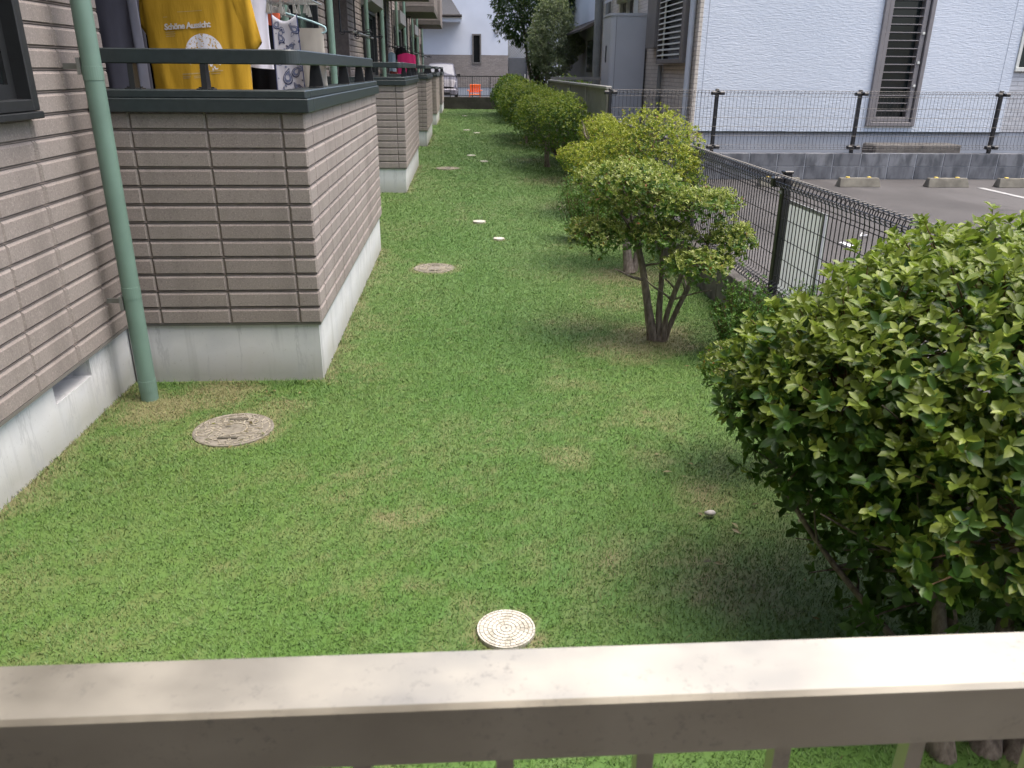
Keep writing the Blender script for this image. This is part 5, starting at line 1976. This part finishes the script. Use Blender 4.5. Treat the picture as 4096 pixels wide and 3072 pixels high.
# --- the row of clipped shrubs
PALY = (np.array([.075, .165, .018]), np.array([.165, .255, .026]), np.array([.400, .410, .036]))
shrub('clipped_shrub', (1.42, 6.6, 0), [(1.56, 6.75, .93, .42, .50, .40), (1.35, 6.9, .78, .40, .45, .32), (1.66, 6.55, .76, .32, .38, .34)], 4600, .030, .013,
      'tall bright yellow green clipped shrub touching the black mesh fence', 1.0, [((1.40, 6.5, 0), (1.42, 6.7, .75), .04, .025), ((1.44, 6.55, 0), (1.6, 6.75, .85), .03, .02)], 43, pal=PALY, twig=120)
shrub('clipped_shrub', (1.62, 9.7, 0), [(1.42, 9.4, .66, .36, .5, .16), (1.72, 9.7, .80, .28, .6, .27), (1.72, 10.2, .86, .28, .5, .24)], 3800, .034, .015,
      'yellow topped clipped shrub with a flat left tier, behind the tall yellow green one', .95, [((1.52, 9.6, 0), (1.50, 9.6, .8), .03, .018), ((1.62, 9.7, 0), (1.70, 9.75, .85), .03, .018), ((1.48, 9.4, 0), (1.35, 9.5, .75), .022, .012)], 44, pal=PALY, twig=60)
PALG = (np.array([.026, .076, .010]), np.array([.062, .138, .015]), np.array([.260, .320, .032]))
shrub('clipped_shrub', (1.5, 14.4, 0), [(1.46, 14.3, .78, .60, .95, .52), (1.58, 12.9, .86, .42, .9, .42), (1.50, 15.4, .82, .5, .8, .48)], 6000, .042, .019,
      'broad dome shaped green clipped shrub beside the start of the slatted fence', .85, [((1.50, 14.4, 0), (1.50, 14.4, .7), .05, .035)], 45, pal=PALG)
shrub('clipped_shrub', (1.5, 19.5, 0), [(1.50, 19.0, .84, .60, 1.2, .52), (1.45, 21, .80, .58, 1.3, .58), (1.72, 18.0, .95, .34, .7, .36)], 5000, .055, .026,
      'dark green rounded clipped shrub farther along, next to the slatted fence', .7, [((1.5, 19.3, 0), (1.5, 19.3, .6), .05, .03)], 46, pal=PALG)
shrub('clipped_shrub', (1.62, 27, 0), [(1.62, 27, .82, .60, 1.2, .62), (1.75, 29, .85, .6, 1.2, .6), (1.7, 32, .6, .6, 1.6, .6)], 3600, .07, .034,
      'darkest clipped shrub at the far end by the back wall', .2, [((1.6, 27, 0), (1.6, 27, .6), .05, .03)], 47, pal=PALG)
feathery('feathery_plant', (1.98, 30.5, .3), .5, 1.0, 60, 'bushy growth at the far end of the slatted fence', 54, .06)

# --- trees beyond
def tree_back():
    t = thing('drooping_tree', (2.4, 31, .35), 'tall dark green tree with drooping leaves before the back house', 'tree')
    lobes = [(2.6, 31, 4.9, 1.6, 1.6, 1.5), (1.75, 30.8, 3.6, .65, .9, 1.0), (3.3, 31, 3.9, 1.3, 1.2, 1.2), (2.80, 30.9, 2.4, .42, .8, .9), (4.3, 31.6, 4.8, 1.2, 1.2, 1.2), (2.08, 30.9, 2.95, .45, .7, .55), (1.6, 31, 4.6, .8, .9, .8), (2.9, 31.2, 1.5, .4, .7, .7)]
    p, out, dep = sample_tips(lobes, 7200, .6, 71, .35, 2.6, .9)
    W_ = whorls(p, out, dep, 4, .17, .036, .25, .0, 71, spread=(.4, 1.2), pal=(np.array([.016, .042, .014]), np.array([.038, .082, .028]), np.array([.085, .14, .05])), red=0, droop=.9)
    o = link('crown', foliage_mesh('crown', [leaf_arrays(*W_[:6], False)], M['leaf']), t)
    o['kind'] = 'stuff'
    trunks(t, [((2.95, 31.1, .2), (2.8, 31, 5.0), .13, .05), ((2.9, 31.1, .3), (2.1, 30.9, 4.0), .07, .03)], seed=71)
    t = thing('willow_shrub', (2.75, 27.6, .35), 'pale grey green upright willow like shrub with thin stems', 'shrub')
    lobes = [(2.95, 27.6, 2.75, .66, .6, .95), (2.60, 27.6, 2.4, .46, .5, .75), (3.42, 27.7, 2.35, .42, .5, .65), (2.95, 27.6, 3.5, .42, .5, .45), (3.0, 27.5, 1.75, .50, .5, .42), (3.75, 27.6, 2.35, .25, .3, .3)]
    p, out, dep = sample_tips(lobes, 7000, .45, 72, .35, 3.0, .9)
    W_ = whorls(p, out, dep, 4, .085, .026, .35, .55, 72, spread=(.3, 1.1), pal=(np.array([.22, .26, .15]), np.array([.36, .40, .26]), np.array([.38, .46, .20])), red=0)
    o = link('crown', foliage_mesh('crown', [leaf_arrays(*W_[:6], False)], M['leaf']), t)
    o['kind'] = 'stuff'
    rg = random.Random(3)
    PALEBARK = mat('pale bark', (.26, .23, .19), .9, var=.2, vscale=20)
    for k in range(16):
        tp = (2.95 + rg.uniform(-.75, .75), 27.6 + rg.uniform(-.3, .3), rg.uniform(2.2, 3.5))
        b0 = (2.85 + rg.uniform(-.22, .35), 27.6 + rg.uniform(-.15, .15), .3)
        MB().tube(bendy(b0, tp, 6, .05, rg), [.018, .016, .014, .012, .010, .007, .004], 5).build('stem', PALEBARK, t, True)
    t = thing('leafy_bush', (3.0, 23.5, .35), 'low light green bush inside the open garden fence', 'bush')
    p, out, dep = sample_tips([(3.0, 23.5, .9, .7, .6, .55), (3.5, 23.8, .8, .5, .5, .5)], 900, .5, 73, .3, 3, .5)
    W_ = whorls(p, out, dep, 5, .08, .035, .4, .4, 73, red=.01)
    o = link('crown', foliage_mesh('crown', [leaf_arrays(*W_[:6], False)], M['leaf']), t)
    o['kind'] = 'stuff'
tree_back()

# --- fallen leaves and clippings
def litter():
    rg = np.random.default_rng(3)
    pts = []
    for (cx, cy, r, n) in ((1.25, 4.7, .5, 40), (1.2, 1.9, .6, 60), (1.45, 6.6, .5, 30), (-1.35, 3.85, .35, 45), (-.95, 3.8, .25, 20), (-1.1, 3.45, .17, 26), (1.0, 2.9, .4, 26), (1.5, 9.5, .7, 24), (0, 3.5, 1.4, 26), (.2, 7, 1.5, 20)):
        pts.append(np.stack([rg.normal(cx, r * .6, n), rg.normal(cy, r * .6, n), np.full(n, .016)], 1))
    p = np.concatenate(pts)
    p = p[(p[:, 0] > WX) & (p[:, 0] < 1.84) & ~((p[:, 1] > Y0 - .02) & (p[:, 0] < BX + .01))]
    n = len(p)
    a = rg.uniform(0, 6.28, n)
    d = np.stack([np.cos(a), np.sin(a), rg.uniform(-.2, .3, n)], 1)
    nr = unit(np.stack([rg.normal(0, .3, n), rg.normal(0, .3, n), np.ones(n)], 1))
    L = rg.uniform(.012, .042, n)
    W = np.where(rg.random(n) < .6, .0035, L * .42)
    pal = np.array([[.22, .16, .08], [.30, .25, .14], [.10, .07, .04], [.17, .17, .06]])
    o = link('leaf_litter', foliage_mesh('leaf_litter', [leaf_arrays(p, d, nr, L, W, pal[rg.integers(0, 4, n)], False)], M['leaf']))
    tag(o, 'scattered dry leaves and grass clippings on the lawn', 'leaf litter', kind='stuff')
litter()

# --- pale stone lying in the grass beside the big shrub
sx_, sy_ = .93, 2.58
P = []
for i in range(6):
    a = math.pi * i / 5
    P.append([(sx_ + .022 * math.sin(a) * math.cos(b) * (1 + .2 * math.sin(3 * b)), sy_ + .014 * math.sin(a) * math.sin(b), .024 + .012 * math.cos(a)) for b in np.linspace(0, 2 * math.pi, 10)])
o = MB().grid(P).build('pebble', mat('pale stone', (.50, .48, .46), .85, var=.2, vscale=60), None, True)
tag(o, 'pale pebble in the grass at the left edge of the foreground shrub', 'pebble')
